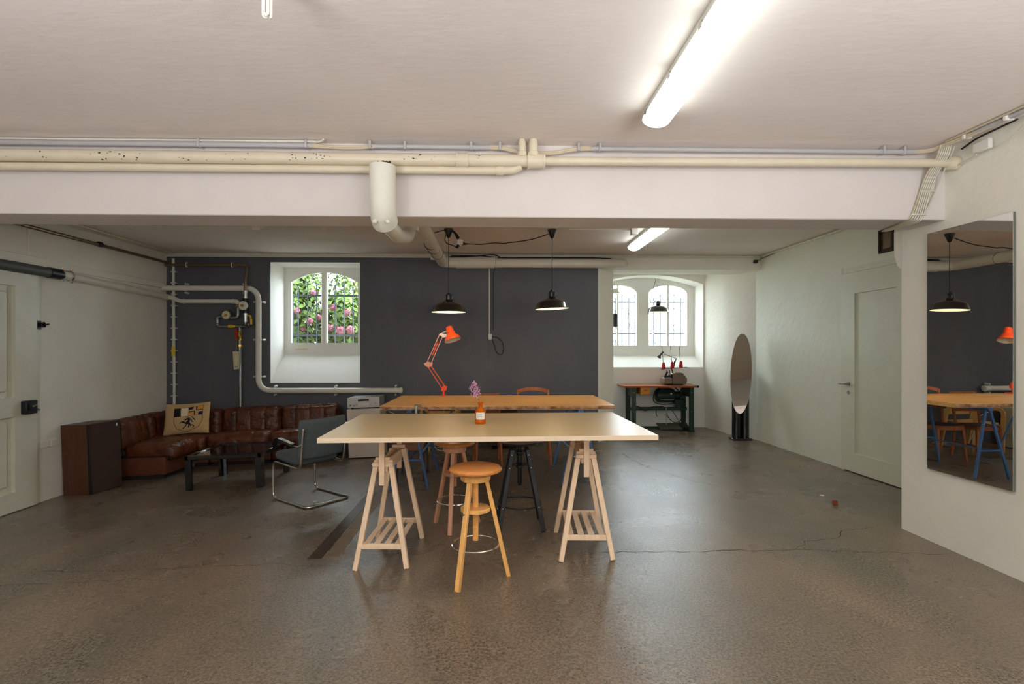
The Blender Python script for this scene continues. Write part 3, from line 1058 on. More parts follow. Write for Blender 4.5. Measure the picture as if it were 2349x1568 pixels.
for dx in (-0.042, 0.042):
    bm = B()
    lathe(bm, [(0, 0), (0.016, 0.0), (0.016, 0.02), (0.008, 0.028), (0, 0.03)], 10, frame_to((-0.765 + dx, 3.545, 2.292), (0, -0.85, -0.5)))
    ob('bolt', bm, 'pipe_white', t)
bm = B()
cyl(bm, (-0.825, 3.60, 2.66), (-0.825, 3.625, 2.70), 0.020, 10)
ob('inlet_stub', bm, 'cream', t)
bm = B()
rn = random.Random(9)
for q in range(16):
    bmesh.ops.create_icosphere(bm, subdivisions=1, radius=rn.uniform(0.008, 0.016), matrix=T(-0.76 + rn.uniform(-.03, .065), 3.585 + rn.uniform(-.05, .03), 2.672 + rn.uniform(0, .012)))
o = ob('rust_crumbs', bm, 'rust', t)
o['kind'] = 'stuff'
for y in (6.55, 6.85, 7.25):
    bm = B()
    torus(bm, (0, 0, 0), 0.081, 0.004, 24, 6, T(-0.815, y, 2.737) @ RX(PI / 2 + 0.25))
    ob('wound_cord', bm, 'cord', t)

# thin black wire lying over the wall pipe
t = thing('black_wire', 'thin black wire lying above the white pipe on the back wall', 'wire')
bm = B()
tube(bm, fillet([(-0.72, 8.10, 2.835), (-0.3, 8.08, 2.845), (-0.08, 8.06, 2.865), (0.0, 8.0, 2.845), (0.05, 8.06, 2.818), (0.6, 8.08, 2.825), (1.5, 8.08, 2.828), (1.75, 8.1, 2.82)], 0.08), 0.008, 6)
tube(bm, fillet([(-0.70, 8.10, 2.856), (-0.2, 8.11, 2.852), (0.04, 8.09, 2.822), (1.5, 8.13, 2.832)], 0.1), 0.006, 6)
ob('wire_strand', bm, 'cord', t)
bm = B()
tube(bm, fillet([(-0.02, 7.98, 2.85), (-0.015, 7.965, 2.74), (-0.03, 8.02, 2.66), (-0.06, 8.155, 2.6), (-0.06, 8.16, 1.72)], 0.05), 0.004, 6)
ob('wire_drop', bm, 'cord', t)

t = thing('wall_socket', 'white socket at the end of a conduit on the charcoal wall', 'socket', (-0.112, 8.16, 1.62))
bm = B()
box(bm, -0.024, 0.03, -0.03, 0.02, -0.04, 0.045, 0.006)
ob('socket_box', bm, 'socket', t)
bm = B()
box(bm, -0.016, 0.002, -0.012, 0.02, 0.04, 1.06, 0.003)
ob('riser_duct', bm, 'pipe_white', t)
bm = B()
tube(bm, fillet([(0.02, -0.02, 0.0), (0.10, -0.03, 0.0), (0.19, -0.03, -0.06), (0.22, -0.03, -0.2), (0.17, -0.03, -0.29), (0.10, -0.03, -0.24), (0.06, -0.03, -0.1), (0.03, -0.03, -0.03)], 0.08), 0.006, 6)
ob('cord_loop', bm, 'cord', t)

# ------------------------------------------------------------------ pipes on the left wall
t = thing('steel_pipe', 'dark slim pipe high on the left wall below the ceiling', 'pipe', (-4.95, 0, 2.742))
bm = B()
cyl(bm, (0, -2.98, 0.0), (0, 8.12, -0.008), 0.020, 10)
ob('pipe_run', bm, 'bronze', t)
bm = B()
lathe(bm, [(0, -0.03), (0.03, -0.03), (0.034, -0.01), (0.034, 0.01), (0.03, 0.03), (0, 0.03)], 12, frame_to((0, 6.77, 0), (0, 1, 0)))
box(bm, -0.045, 0, 6.755, 6.785, -0.012, 0.012)
ob('pipe_clip', bm, 'black', t)
t = thing('ceiling_cable', 'cream cable pair in the corner of left wall and ceiling', 'cable', (0, 0, 0))
for x, z in ((-4.93, 2.872), (-4.86, 2.875)):
    bm = B()
    cyl(bm, (x, 4.1, z), (x, 8.12, z), 0.014, 8)
    ob('cable_line', bm, 'cream', t)
t = thing('cable_trunking', 'flat cream cable trunking along the upper left wall', 'trunking', (-5.0, 0, 2.38))
bm = B()
box(bm, 0.002, 0.03, -2.98, 6.02, -0.05, 0.055, 0.004)
box(bm, 0.002, 0.03, 6.03, 8.14, -0.038, 0.045, 0.004)
ob('duct', bm, 'wall', t)
bm = B()
box(bm, 0, 0.035, 6.015, 6.035, -0.05, 0.055)
box(bm, 0, 0.02, 5.80, 5.84, 0.055, 0.5, 0.004)
ob('duct_joint', bm, 'wall', t)
t = thing('soil_pipe', 'grey then white pipe sloping below the trunking with steel clamp', 'pipe', (-4.935, 0, 0))
bm = B()
cyl(bm, (0, -2.98, 2.29), (0, 6.02, 2.283), 0.055, 16)
ob('grey_run', bm, 'pipe_dark', t)
bm = B()
cyl(bm, (0, 5.98, 2.283), (0, 6.14, 2.281), 0.060, 16)
ob('rubber_sleeve', bm, 'black', t)
bm = B()
cyl(bm, (0, 6.12, 2.281), (0, 6.30, 2.280), 0.050, 16)
ob('white_sleeve', bm, 'pipe_white', t)
for y, in ((6.15,), (6.28,)):
    bm = B()
    torus(bm, (0, 0, 0), 0.055, 0.007, 22, 6, T(0, y, 2.281) @ RX(PI / 2))
    for s in (-1, 1):
        cyl(bm, (0.02, y, 2.281 + s * 0.05), (0.03, y, 2.281 + s * 0.085), 0.010, 8)
    ob('hose_clamp', bm, 'chrome', t)
bm = B()
cyl(bm, (0, 6.29, 2.280), (0, 8.12, 2.213), 0.043, 16)
cyl(bm, (0, 7.15, 2.249), (0, 7.20, 2.247), 0.049, 16)
ob('white_run', bm, 'pipe_white', t)

t = thing('corner_conduit', 'vertical white conduit with many clips in the left corner', 'conduit', (-4.872, 8.162, 0))
bm = B()
cyl(bm, (-0.01, 0, 2.80), (0.01, 0, -0.18), 0.021, 12)
ob('tube_run', bm, 'pipe_white', t)
for k in range(14):
    bm = B()
    z = 2.6 - k * 0.17
    box(bm, -0.036, 0.04, -0.026, 0.024, z - 0.008, z + 0.008, 0.003)
    ob('clip', bm, 'pipe_white', t)
bm = B()
box(bm, -0.018, 0.032, -0.032, -0.026, 1.33, 1.47)
ob('yellow_sticker', bm, 'tape', t)

t = thing('low_trunking', 'short white trunking on the wall behind the brown speaker', 'trunking', (-5.0, 0, 0.385))
bm = B()
box(bm, 0, 0.022, 5.94, 6.17, -0.03, 0.03, 0.003)
ob('duct', bm, 'wall', t)
bm = B()
box(bm, 0, 0.028, 6.08, 6.15, -0.032, 0.032, 0.004)
ob('duct_joint', bm, 'wall', t)

# ------------------------------------------------------------------ heating pipe and gas pipework on the charcoal wall
t = thing('heating_pipe', 'white bracketed pipe bending round the window recess', 'pipe', (0, 8.08, 0))
bm = B()
tube(bm, fillet([(-4.99, 0, 2.345), (-3.578, 0, 2.345), (-3.578, 0, 0.812), (-1.445, 0, 0.810)], 0.20, 8), 0.042, 14)
ob('pipe_run', bm, 'pipe_white', t)
for (x, z, h) in ((-4.655, 2.345, 0), (-3.80, 2.345, 0), (-3.578, 2.14, 1), (-3.578, 1.575, 1), (-3.578, 1.02, 1), (-3.34, 0.812, 0), (-2.437, 0.812, 0), (-1.534, 0.812, 0)):
    bm = B()
    d = V((1, 0, 0)) if h else V((0, 0, 1))
    a = V((0, 0, 1)) if h else V((1, 0, 0))
    c = V((x, 0, z))
    cyl(bm, c - a * 0.014, c + a * 0.014, 0.047, 14)
    for s in (-1, 1):
        lathe(bm, [(0, 0), (0.016, 0), (0.018, 0.02), (0.012, 0.09), (0, 0.09)], 8, frame_to(c + d * s * 0.066 + V((0, 0.085, 0)), (0, -1, 0)))
    ob('bracket', bm, 'pipe_white', t)
bm = B()
lathe(bm, [(0.042, -0.03), (0.048, -0.02), (0.048, 0.01), (0.03, 0.016), (0, 0.016)], 14, frame_to((-1.445, 0, 0.81), (1, 0, 0)))
ob('end_cap', bm, 'pipe_white', t)

t = thing('gas_pipework', 'gas meter pipework with bronze pipe, gauge, valves on charcoal wall', 'pipework', (0, 8.09, 0))
bm = B()
tube(bm, fillet([(-4.96, 0, 2.694), (-3.738, 0, 2.698), (-3.738, -0.085, 2.50), (-3.738, -0.085, 2.30)], 0.07, 6), 0.021, 12)
ob('bronze_pipe', bm, 'bronze', t)
for x in (-4.64, -3.97):
    bm = B()
    torus(bm, (0, 0, 0), 0.032, 0.008, 18, 6, T(x, 0, 2.696) @ RY(PI / 2))
    cyl(bm, (x, 0.03, 2.696), (x, 0.098, 2.696), 0.01, 6)
    ob('pipe_ring', bm, 'pipe_white', t)
bm = B()
tube(bm, fillet([(-4.93, 0, 2.215), (-4.86, 0, 2.205), (-4.74, 0, 2.15), (-3.885, 0, 2.151), (-3.885, 0, 2.06)], 0.06, 5), 0.033, 12)
for x in (-4.70, -3.97):
    cyl(bm, (x, 0, 2.151), (x + 0.03, 0, 2.151), 0.038, 12)
ob('white_pipe', bm, 'pipe_white', t)
bm = B()
tube(bm, fillet([(-3.885, 0, 2.06), (-3.885, 0, 1.905), (-4.02, 0, 1.905)], 0.05), 0.028, 10)
tube(bm, fillet([(-4.10, 0, 1.92), (-4.187, 0, 1.92), (-4.187, 0, 1.776), (-4.02, 0, 1.776)], 0.04), 0.026, 10)
tube(bm, fillet([(-4.04, 0, 1.776), (-3.735, 0, 1.776), (-3.735, -0.085, 1.79), (-3.735, -0.085, 1.88)], 0.03), 0.019, 10)
for (x, z) in ((-4.187, 1.80), (-4.187, 1.90), (-3.735, 1.80)):
    bmesh.ops.create_uvsphere(bm, u_segments=12, v_segments=8, radius=0.034, matrix=T(x, 0, z))
cyl(bm, (-3.90, 0, 1.776), (-3.82, 0, 1.776), 0.028, 10)
ob('steel_loop', bm, 'galv', t)
bm = B()
lathe(bm, [(0, -0.05), (0.072, -0.05), (0.075, -0.03), (0.075, 0.03), (0.066, 0.038), (0.062, 0.028), (0, 0.028)], 26, frame_to((-4.045, -0.01, 1.945), (0, -1, 0)))
g = ob('gas_gauge', bm, 'galv', t)
bm = B()
lathe(bm, [(0, 0), (0.058, 0), (0.058, 0.003), (0, 0.003)], 24, frame_to((-4.045, -0.04, 1.945), (0, -1, 0)))
ob('gauge_dial', bm, 'paper', g)
bm = B()
bar(bm, (-4.045, -0.046, 1.945), (-4.085, -0.046, 1.92), 0.008, 0.004, (0, -1, 0))
lathe(bm, [(0, 0), (0.02, 0), (0.016, 0.014), (0, 0.016)], 10, frame_to((-4.045, -0.044, 1.945), (0, -1, 0)))
ob('gauge_needle', bm, 'brass', g)
for grp in (((2.30, 2.27, 0.034), (2.27, 2.21, 0.028), (2.21, 2.19, 0.036)), ((1.965, 1.94, 0.036), (1.94, 1.86, 0.027), (1.86, 1.84, 0.032))):
    bm = B()
    for z0, z1, r in grp:
        cyl(bm, (-3.735, -0.085, z0), (-3.735, -0.085, z1), r, 8)
    ob('union_nut', bm, 'steel', t)
bm = B()
cyl(bm, (-3.735, -0.085, 2.19), (-3.735, -0.085, 1.965), 0.04, 14)
rg = ob('regulator', bm, 'black', t)
bm = B()
lathe(bm, [(0, 0), (0.066, 0), (0.066, 0.03), (0.05, 0.045), (0, 0.045)], 20, frame_to((-3.745, -0.12, 2.075), (0, -1, 0)))
ob('regulator_cap', bm, 'pipe_white', rg)
bm = B()
cyl(bm, (-3.79, -0.14, 2.075), (-3.84, -0.145, 2.075), 0.026, 10)
cyl(bm, (-3.745, -0.165, 2.075), (-3.745, -0.18, 2.075), 0.022, 10)
ob('regulator_plug', bm, 'brass', rg)
bm = B()
cyl(bm, (-3.71, -0.09, 1.93), (-3.66, -0.10, 1.93), 0.012, 8)
bar(bm, (-3.66, -0.10, 1.93), (-3.645, -0.10, 1.88), 0.01, 0.02)
bar(bm, (-3.648, -0.10, 1.885), (-3.645, -0.10, 1.80), 0.026, 0.014)
ob('yellow_lever', bm, 'yellow', t)
bm = B()
bar(bm, (-4.02, -0.02, 1.776), (-3.95, -0.02, 1.776), 0.05, 0.05, bev=0.008)
bar(bm, (-4.0, -0.05, 1.776), (-3.90, -0.055, 1.774), 0.016, 0.03)
ob('yellow_valve', bm, 'yellow', t)
bm = B()
cyl(bm, (-3.858, 0, 1.776), (-3.858, 0, 1.70), 0.024, 10)
cyl(bm, (-3.858, 0, 1.55), (-3.858, 0, 1.20), 0.026, 10)
ob('tee_branch', bm, 'galv', t)
bm = B()
box(bm, -3.888, -3.828, -0.03, 0.03, 1.655, 1.705, 0.01)
cyl(bm, (-3.868, 0, 1.655), (-3.845, 0, 1.60), 0.028, 8)
cyl(bm, (-3.845, 0, 1.60), (-3.862, 0, 1.55), 0.028, 8)
cyl(bm, (-3.858, 0, 1.50), (-3.858, 0, 1.47), 0.042, 8)
ob('brass_valve', bm, 'brass', t)
bm = B()
bar(bm, (-3.885, -0.035, 1.70), (-3.90, -0.05, 1.74), 0.022, 0.014)
bar(bm, (-3.893, -0.05, 1.745), (-3.888, -0.055, 1.58), 0.03, 0.012, (0, -1, 0))
ob('red_lever', bm, 'red', t)
bm = B()
cyl(bm, (-3.858, 0.01, 1.50), (-3.85, 0.01, -0.17), 0.028, 12)
ob('down_pipe', bm, 'galv', t)
bm = B()
ex(bm, [(-3.935, 1.40), (-3.845, 1.40), (-3.838, 1.14), (-3.918, 1.13)], -0.060, -0.054, 'y')
tg = ob('card_tag', bm, 'paper', t)
bm = B()
tube(bm, [(-3.888, -0.05, 1.58), (-3.886, -0.055, 1.45), (-3.89, -0.057, 1.36)], 0.003, 5)
box(bm, -3.90, -3.88, -0.064, -0.060, 1.345, 1.375)
ob('tag_string', bm, 'cable_white', tg)
bm = B()
for k in range(3):
    box(bm, -3.905, -3.86, -0.0615, -0.0602, 1.165 + k * 0.008, 1.169 + k * 0.008)
ob('tag_print', bm, 'label_ink', tg)

# ------------------------------------------------------------------ ceiling lights
def tube_light(label, x, y0, y1, z):
    t = thing('ceiling_light', label, 'light', (x, 0, z), group='fluorescent ceiling lights')
    bm = B()
    ex(bm, [(-0.068, 0.09), (-0.080, 0.04), (0.080, 0.04), (0.068, 0.09)], y0 + 0.02, y1 - 0.02, 'y')
    ob('fixture_body', bm, 'fixture', t)
    bm = B()
    n = 12
    prof = [(0.078, 0.042)] + [(0.084 * math.cos(a) ** 1 , 0.020 - 0.048 * math.sin(a)) for a in [PI * k / (n - 2) for k in range(n - 1)]] + [(-0.078, 0.042)]
    ex(bm, [(p[0], p[1]) for p in prof], y0 + 0.05, y1 - 0.05, 'y')
    ob('diffuser', bm, 'tube', t)
    for s, y in ((1, y0), (-1, y1)):
        bm = B()
        R = []
        for q, sc in ((0.0, 0.62), (0.02, 0.9), (0.05, 1.0)):
            R.append([bm.verts.new((p[0] * sc, y + s * q, 0.034 + (p[1] - 0.034) * sc)) for p in prof])
        for a, b in zip(R, R[1:]):
            for k in range(n):
                bm.faces.new((a[k], a[k + 1], b[k + 1], b[k]))
            bm.faces.new((a[0], b[0], b[-1], a[-1]))
        bm.faces.new(R[0])
        ob('end_cap', bm, 'cfl', t)
    for k in range(3):
        yy = y1 - 0.12 - k * 0.42
        bm = B()
        box(bm, -0.086, -0.078, yy - 0.02, yy + 0.02, 0.02, 0.05, 0.002)
        ob('cover_clip', bm, 'steel', t)
    return t


tube_light('long glowing tube light on the near ceiling in front of beam', 0.955, 1.66, 3.22, 2.80)
tube_light('glowing tube light on the far ceiling behind the beam', 1.86, 5.70, 7.24, 2.80)
for k, (x, y) in enumerate(((0.955, -1.5), (-2.6, -1.3), (-2.6, 0.35))):  # unseen extra fixtures, added to brighten the ceiling
    tube_light('added tube light over the unseen room half, ' + ('in line with the near tube light', 'far back on the sofa side', 'just behind the camera on the sofa side')[k], x, y, y + 1.54, 2.80)

t = thing('light_feed', 'white junction box with thin wire duct beside the far tube light', 'box', (1.66, 6.38, 2.86))
bm = B()
box(bm, -0.045, 0.035, -0.04, 0.04, -0.045, 0.03, 0.006)
ob('box_body', bm, 'socket', t)
bm = B()
box(bm, -0.79, -0.04, 0.01, 0.03, 0.012, 0.03, 0.002)
ob('wire_duct', bm, 'pipe_white', t)
t = thing('smoke_detector', 'small white sensor box on the ceiling behind the beam', 'sensor', (-2.83, 6.36, 2.86))
bm = B()
box(bm, -0.05, 0.05, -0.04, 0.04, -0.03, 0.03, 0.006)
ob('sensor_body', bm, 'socket', t)
bm = B()
box(bm, 0.05, 0.075, -0.02, 0.02, 0.0, 0.03, 0.003)
ob('sensor_lug', bm, 'socket', t)
t = thing('corner_sensor', 'small black gadget in the upper right corner above the niche', 'sensor', (4.02, 8.15, 2.80))
bm = B()
box(bm, -0.03, 0.02, -0.02, 0.04, -0.03, 0.02, 0.006)
ob('gadget_body', bm, 'black', t)
bm = B()
tube(bm, [(0.01, 0.0, 0.0), (0.06, -0.06, 0.03), (0.085, -0.6, 0.065)], 0.004, 5)
ob('gadget_wire', bm, 'cord', t)
t = thing('edge_cable', 'thin cream cable along far right wall under the ceiling', 'cable', (0, 0, 0))
bm = B()
tube(bm, [(4.085, 8.2, 2.862), (4.135, 6.2, 2.866), (4.165, 4.5, 2.868)], 0.012, 8)
ob('cable_line', bm, 'cream', t)

t = thing('bare_lamp', 'unlit compact tube bulb hanging from the near ceiling', 'lamp', (-0.862, 2.02, 2.69))
bm = B()
lathe(bm, [(0, 0.2), (0.03, 0.2), (0.03, 0.13), (0.024, 0.115), (0.024, 0.085), (0, 0.085)], 16)
ob('lamp_socket', bm, 'cfl', t)
for k in range(3):
    a = 0.5 + k * 2 * PI / 3
    d = V((math.cos(a), math.sin(a), 0))
    e = V((-d.y, d.x, 0)) * 0.008
    bm = B()
    c = d * 0.012
    tube(bm, fillet([c - e + V((0, 0, 0.09)), c - e + V((0, 0, 0.004)), c + e + V((0, 0, 0.004)), c + e + V((0, 0, 0.09))], 0.012, 5), 0.0058, 8)
    ob('glass_tube', bm, 'cfl', t)

# ------------------------------------------------------------------ pendant lamps
def pendant(label, x, y, zm, dia, tilt, cord_top, lit=True, rim=True):
    t = thing('pendant_lamp', label, 'lamp', (x, y, cord_top))
    h = zm - cord_top
    s = dia / 0.41
    mx = T(0, 0, h) @ RY(tilt)
    bm = B()
    lathe(bm, [(r * s, z * s) for r, z in ((0.205, 0.0), (0.208, 0.006), (0.203, 0.012), (0.182, 0.072), (0.170, 0.086), (0.105, 0.118), (0.072, 0.132), (0.045, 0.150), (0.040, 0.152))], 36, mx)
    sh = ob('lamp_shade', bm, 'enamel_black', t)
    bm = B()
    lathe(bm, [(r * s, z * s) for r, z in ((0.204, 0.001), (0.198, 0.012), (0.176, 0.070), (0.164, 0.082), (0.100, 0.112), (0.0, 0.125))], 36, mx)
    ob('shade_lining', bm, 'enamel_white', sh)
    bm = B()
    lathe(bm, [(r * s, z * s) for r, z in ((0.042, 0.148), (0.042, 0.205), (0.036, 0.212), (0.018, 0.222), (0.012, 0.235), (0.0, 0.235))], 18, mx)
    box(bm, 0.034 * s, 0.056 * s, -0.012, 0.012, 0.150 * s, 0.215 * s, 0.004, mx=mx)
    ob('lamp_holder', bm, 'enamel_black', t)
    if lit:
        bm = B()
        bmesh.ops.create_uvsphere(bm, u_segments=16, v_segments=10, radius=0.03 * s, matrix=mx @ T(0, 0, 0.06 * s))
        ob('bulb', bm, 'bulb', t)
    bm = B()
    cyl(bm, (0, 0, 0), (0, 0, h + 0.23 * s), 0.0042, 6)
    ob('cord', bm, 'cord', t)
    return t


p1 = pendant('black enamel pendant over far table, beside the cord splitter', -0.587, 6.45, 1.883, 0.412, 0.0, 2.89)
p2 = pendant('black enamel pendant over the right half of far table', 0.668, 6.45, 1.926, 0.404, -0.045, 2.89)
for p, tlt in ((p1, 0), (p2, -0.1)):
    bm = B()
    lathe(bm, [(0, 0.0), (0.056, 0.0), (0.058, -0.006), (0.022, -0.098), (0.012, -0.108), (0, -0.108)], 20)
    ob('ceiling_cup', bm, 'gloss', p)
p3 = pendant('dark metal pendant hanging in front of right niche window', 3.005, 9.86, 2.128, 0.375, 0.0, 2.765, lit=False)
bm = B()
tube(bm, [(-0.04, 0.0, 0.0), (-0.045, 0.0, -0.06), (-0.11, 0.0, -0.26)], 0.004, 6)
tube(bm, [(-0.13, 0, -0.56), (-0.18, 0.0, -0.63)], 0.004, 6)
cyl(bm, (-0.18, 0, -0.62), (-0.185, 0, -0.68), 0.014, 8)
ob('pull_cord', bm, 'cord', p3)

t = thing('cylinder_pendant', 'dark cylindrical pendant hanging in left niche window', 'lamp', (2.20, 9.86, 2.70))
bm = B()
lathe(bm, [(0, -0.85), (0.046, -0.85), (0.046, -0.61), (0.03, -0.60), (0, -0.60)], 20)
ob('lamp_shade', bm, 'black', t)
bm = B()
lathe(bm, [(0, -0.87), (0.05, -0.87), (0.05, -0.855), (0, -0.85)], 20)
ob('glass_rim', bm, 'white_joint', t)
bm = B()
for dx in (-0.012, 0.02):
    cyl(bm, (dx, 0, 0.02), (dx, 0, -0.605), 0.004, 6)
ob('cord', bm, 'cord', t)
bm = B()
lathe(bm, [(0, -0.14), (0.03, -0.14), (0.06, -0.20), (0.10, -0.22), (0.10, -0.23), (0, -0.23)], 18)
ob('hanging_rose', bm, 'fixture', t)

t = thing('lamp_cord', 'black swagged cord with white three-way plug between the pendants', 'cord', (0, 6.45, 0))
bm = B()
pts = [(-0.385, -0.02, 2.705), (-0.3, -0.02, 2.705), (-0.2, -0.02, 2.70), (-0.08, -0.02, 2.714), (-0.02, -0.02, 2.722), (0.06, -0.02, 2.712), (0.14, -0.02, 2.724), (0.24, -0.02, 2.735), (0.32, -0.02, 2.745), (0.42, -0.02, 2.765), (0.52, -0.02, 2.795), (0.62, -0.02, 2.83)]
tube(bm, fillet(pts, 0.05), 0.006, 6)
ob('cord_run', bm, 'cord', t)
bm = B()
tube(bm, fillet([(-0.62, -0.03, 2.81), (-0.63, -0.05, 2.74), (-0.60, -0.05, 2.70), (-0.53, -0.05, 2.685), (-0.49, -0.04, 2.655)], 0.05), 0.006, 6)
tube(bm, fillet([(-0.55, -0.01, 2.875), (-0.50, -0.02, 2.83), (-0.468, -0.02, 2.77)], 0.05), 0.011, 8, r2=0.02)
tube(bm, fillet([(-0.76, 0.02, 2.845), (-0.68, 0.0, 2.868), (-0.62, 0.0, 2.872)], 0.05), 0.006, 6)
cyl(bm, (-0.49, -0.04, 2.655), (-0.46, -0.04, 2.69), 0.017, 8)
cyl(bm, (-0.42, -0.03, 2.706), (-0.36, -0.02, 2.704), 0.018, 8, r2=0.008)
ob('plug_cords', bm, 'cord', t)
bm = B()
m = 6
ex(bm, [(-0.445 + (0.045 if k % 2 else 0.03) * math.cos(k * PI / m), 2.72 + (0.045 if k % 2 else 0.03) * math.sin(k * PI / m)) for k in range(2 * m)], -0.055, -0.01, 'y')
ob('cord_splitter', bm, 'socket', t)

# ------------------------------------------------------------------ plywood table in front
ang = math.atan2(0.056, 2.152)
t = thing('tabletop', 'pale birch plywood tabletop on two raw pine trestles', 'tabletop', (-0.057, 3.999, 0.856), ang)
bm = B()
box(bm, -1.083, 1.083, -0.612, 0.612, 0.002, 0.0305)
ob('plywood_face', bm, 'ply', t)
bm = B()
for (x0, x1, y0, y1) in ((-1.085, 1.085, -0.614, -0.611), (-1.085, 1.085, 0.611, 0.614), (-1.085, -1.082, -0.611, 0.611), (1.082, 1.085, -0.611, 0.611)):
    box(bm, x0, x1, y0, y1, 0.0, 0.030)
ob('ply_edge', bm, 'ply_edge', t)


def pine_trestle(label, x, y, top, rot):
    zb = fz(x)
    H = top - zb
    t = thing('trestle', label, 'trestle', (x, y, zb), rot)
    zt = 0.735
    for sx in (-1, 1):
        for sy in (-1, 1):
            bm = B()
            p, q = V((sx * 0.178, sy * 0.292, (fz(x + sx * 0.19) - zb))), V((sx * 0.047, sy * 0.215, zt))
            d = (q - p).normalized()
            bar(bm, p + d * 0.0, q, 0.036, 0.032, (0, 1, 0), 0.003)
            ob('leg', bm, 'pine', t)
    for sx in (-1, 1):
        bm = B()
        box(bm, sx * 0.024 - 0.009, sx * 0.024 + 0.009, -0.24, 0.24, 0.655, 0.735, 0.003)
        ob('side_rail', bm, 'pine', t)
    for sy in (-1, 1):
        bm = B()
        box(bm, -0.019, 0.019, sy * 0.268 - 0.012, sy * 0.268 + 0.012, 0.57, H - 0.045, 0.003)
        ob('post', bm, 'pine', t)
        bm = B()
        box(bm, -0.072, 0.072, sy * 0.238 - 0.015, sy * 0.238 + 0.015, 0.692, 0.722, 0.003)
        box(bm, -0.05, 0.05, sy * 0.240 - 0.013, sy * 0.240 + 0.013, 0.737, 0.760, 0.003)
        ob('cross_block', bm, 'pine', t)
        bm = B()
        lathe(bm, [(0, 0), (0.012, 0), (0.014, 0.012), (0.006, 0.016), (0.006, 0.03), (0, 0.03)], 10, frame_to((-0.055, sy * 0.215, 0.70), (-1, 0, 0)))
        ob('wing_bolt', bm, 'chrome', t)
        bm = B()
        box(bm, -0.158, 0.158, sy * 0.278 - 0.011, sy * 0.278 + 0.011, 0.135, 0.172, 0.003)
        ob('shelf_rail', bm, 'pine', t)
    bm = B()
    box(bm, -0.024, 0.024, -0.30, 0.30, H - 0.05, H - 0.001, 0.003)
    ob('top_beam', bm, 'pine', t)
    for k in range(4):
        xx = -0.108 + k * 0.072
        bm = B()
        box(bm, xx - 0.021, xx + 0.021, -0.266, 0.266, 0.160, 0.170, 0.002)
        ob('slat', bm, 'pine', t)
    return t


pine_trestle('raw pine trestle with slatted shelf, under the table end near the armchair', -0.785, 3.965, 0.856, -0.04)
pine_trestle('raw pine trestle with slatted shelf, under the table end near the niche side', 0.632, 3.935, 0.856, -0.05)

# ------------------------------------------------------------------ stools
def wood_stool(label, x, y, seat_z, a0, seat_m, leg_m, screw_low):
    zb = fz(x)
    t = thing('screw_stool', label, 'stool', (x, y, zb), a0)
    h = seat_z - zb
    k = h - 0.724
    hub = 0.625 + k
    bm = B()
    lathe(bm, [(0, h), (0.150, h), (0.162, h - 0.004), (0.170, h - 0.016), (0.168, h - 0.027), (0.158, h - 0.034), (0.098, h - 0.036), (0.098, h - 0.040), (0, h - 0.040)], 40)
    ob('seat', bm, seat_m, t)
    bm = B()
    lathe(bm, [(0, h - 0.040), (0.092, h - 0.040), (0.092, h - 0.052), (0.099, h - 0.056), (0.099, h - 0.076), (0.092, h - 0.090), (0.07, h - 0.096), (0, h - 0.096)], 32)
    ob('seat_hub', bm, leg_m, t)
    for q in range(3):
        a = q * 2 * PI / 3
        d = V((math.cos(a), math.sin(a), 0))
        p = d * 0.215
        gx = x + p.x * math.cos(a0) - p.y * math.sin(a0)
        p = p + V((0, 0, fz(gx) - zb))
        bm = B()
        bar(bm, p, d * 0.072 + V((0, 0, h - 0.092)), 0.034, 0.028, d, 0.003, 0.032, 0.026)
        ob('leg', bm, leg_m, t)
    bm = B()
    prof = [(0, screw_low)]
    z = screw_low
    while z < h - 0.10:
        prof += [(0.0165, z), (0.0195, z + 0.0035), (0.0165, z + 0.007)]
        z += 0.0075
    prof.append((0, z))
    lathe(bm, prof, 14)
    ob('screw', bm, leg_m, t)
    zd = 0.435
    bm = B()
    lathe(bm, [(0, zd), (0.09, zd), (0.096, zd + 0.004), (0.096, zd + 0.022), (0.09, zd + 0.027), (0, zd + 0.027)], 30)
    ob('brace_disc', bm, leg_m, t)
    bm = B()
    torus(bm, (0, 0, 0.222), 0.152, 0.0062, 40, 8)
    ob('foot_ring', bm, 'chrome', t)
    for q in range(3):
        a = q * 2 * PI / 3
        d = V((math.cos(a), math.sin(a), 0))
        bm = B()
        lathe(bm, [(0, 0), (0.006, 0), (0.005, 0.003), (0, 0.004)], 8, frame_to(d * 0.142 + V((0, 0, zd + 0.013)), d))
        ob('screw_head', bm, 'steel', t)
    return t


wood_stool('honey beech screw stool standing in front of the plywood table', -0.14, 3.46, 0.684, 0.02, 'wood_seat', 'wood_yellow', 0.245)
wood_stool('rosy beech screw stool pushed under plywood table behind honey stool', -0.357, 4.49, 0.672, 0.42, 'wood_seat', 'wood_pink', 0.34)

x, y = 0.187, 4.42
zb = fz(x)
t = thing('black_stool', 'black metal screw stool with dark round seat under plywood table', 'stool', (x, y, zb), 0.03)
bm = B()
lathe(bm, [(0, 0.690), (0.10, 0.690), (0.150, 0.700), (0.157, 0.703), (0.158, 0.698), (0.150, 0.690), (0.10, 0.676), (0, 0.674)], 40)
ob('seat', bm, 'chair_seat', t)
bm = B()
torus(bm, (0, 0, 0.700), 0.157, 0.004, 40, 6)
ob('seat_rim', bm, 'black', t)
bm = B()
lathe(bm, [(0, 0.676), (0.05, 0.676), (0.018, 0.66), (0.018, 0.36), (0.012, 0.34), (0, 0.34)], 16)
ob('screw', bm, 'black', t)
bm = B()
lathe(bm, [(0, 0.63), (0.03, 0.63), (0.03, 0.60), (0.022, 0.59), (0.022, 0.53), (0.03, 0.52), (0.03, 0.49), (0, 0.49)], 16)
ob('sleeve', bm, 'black', t)
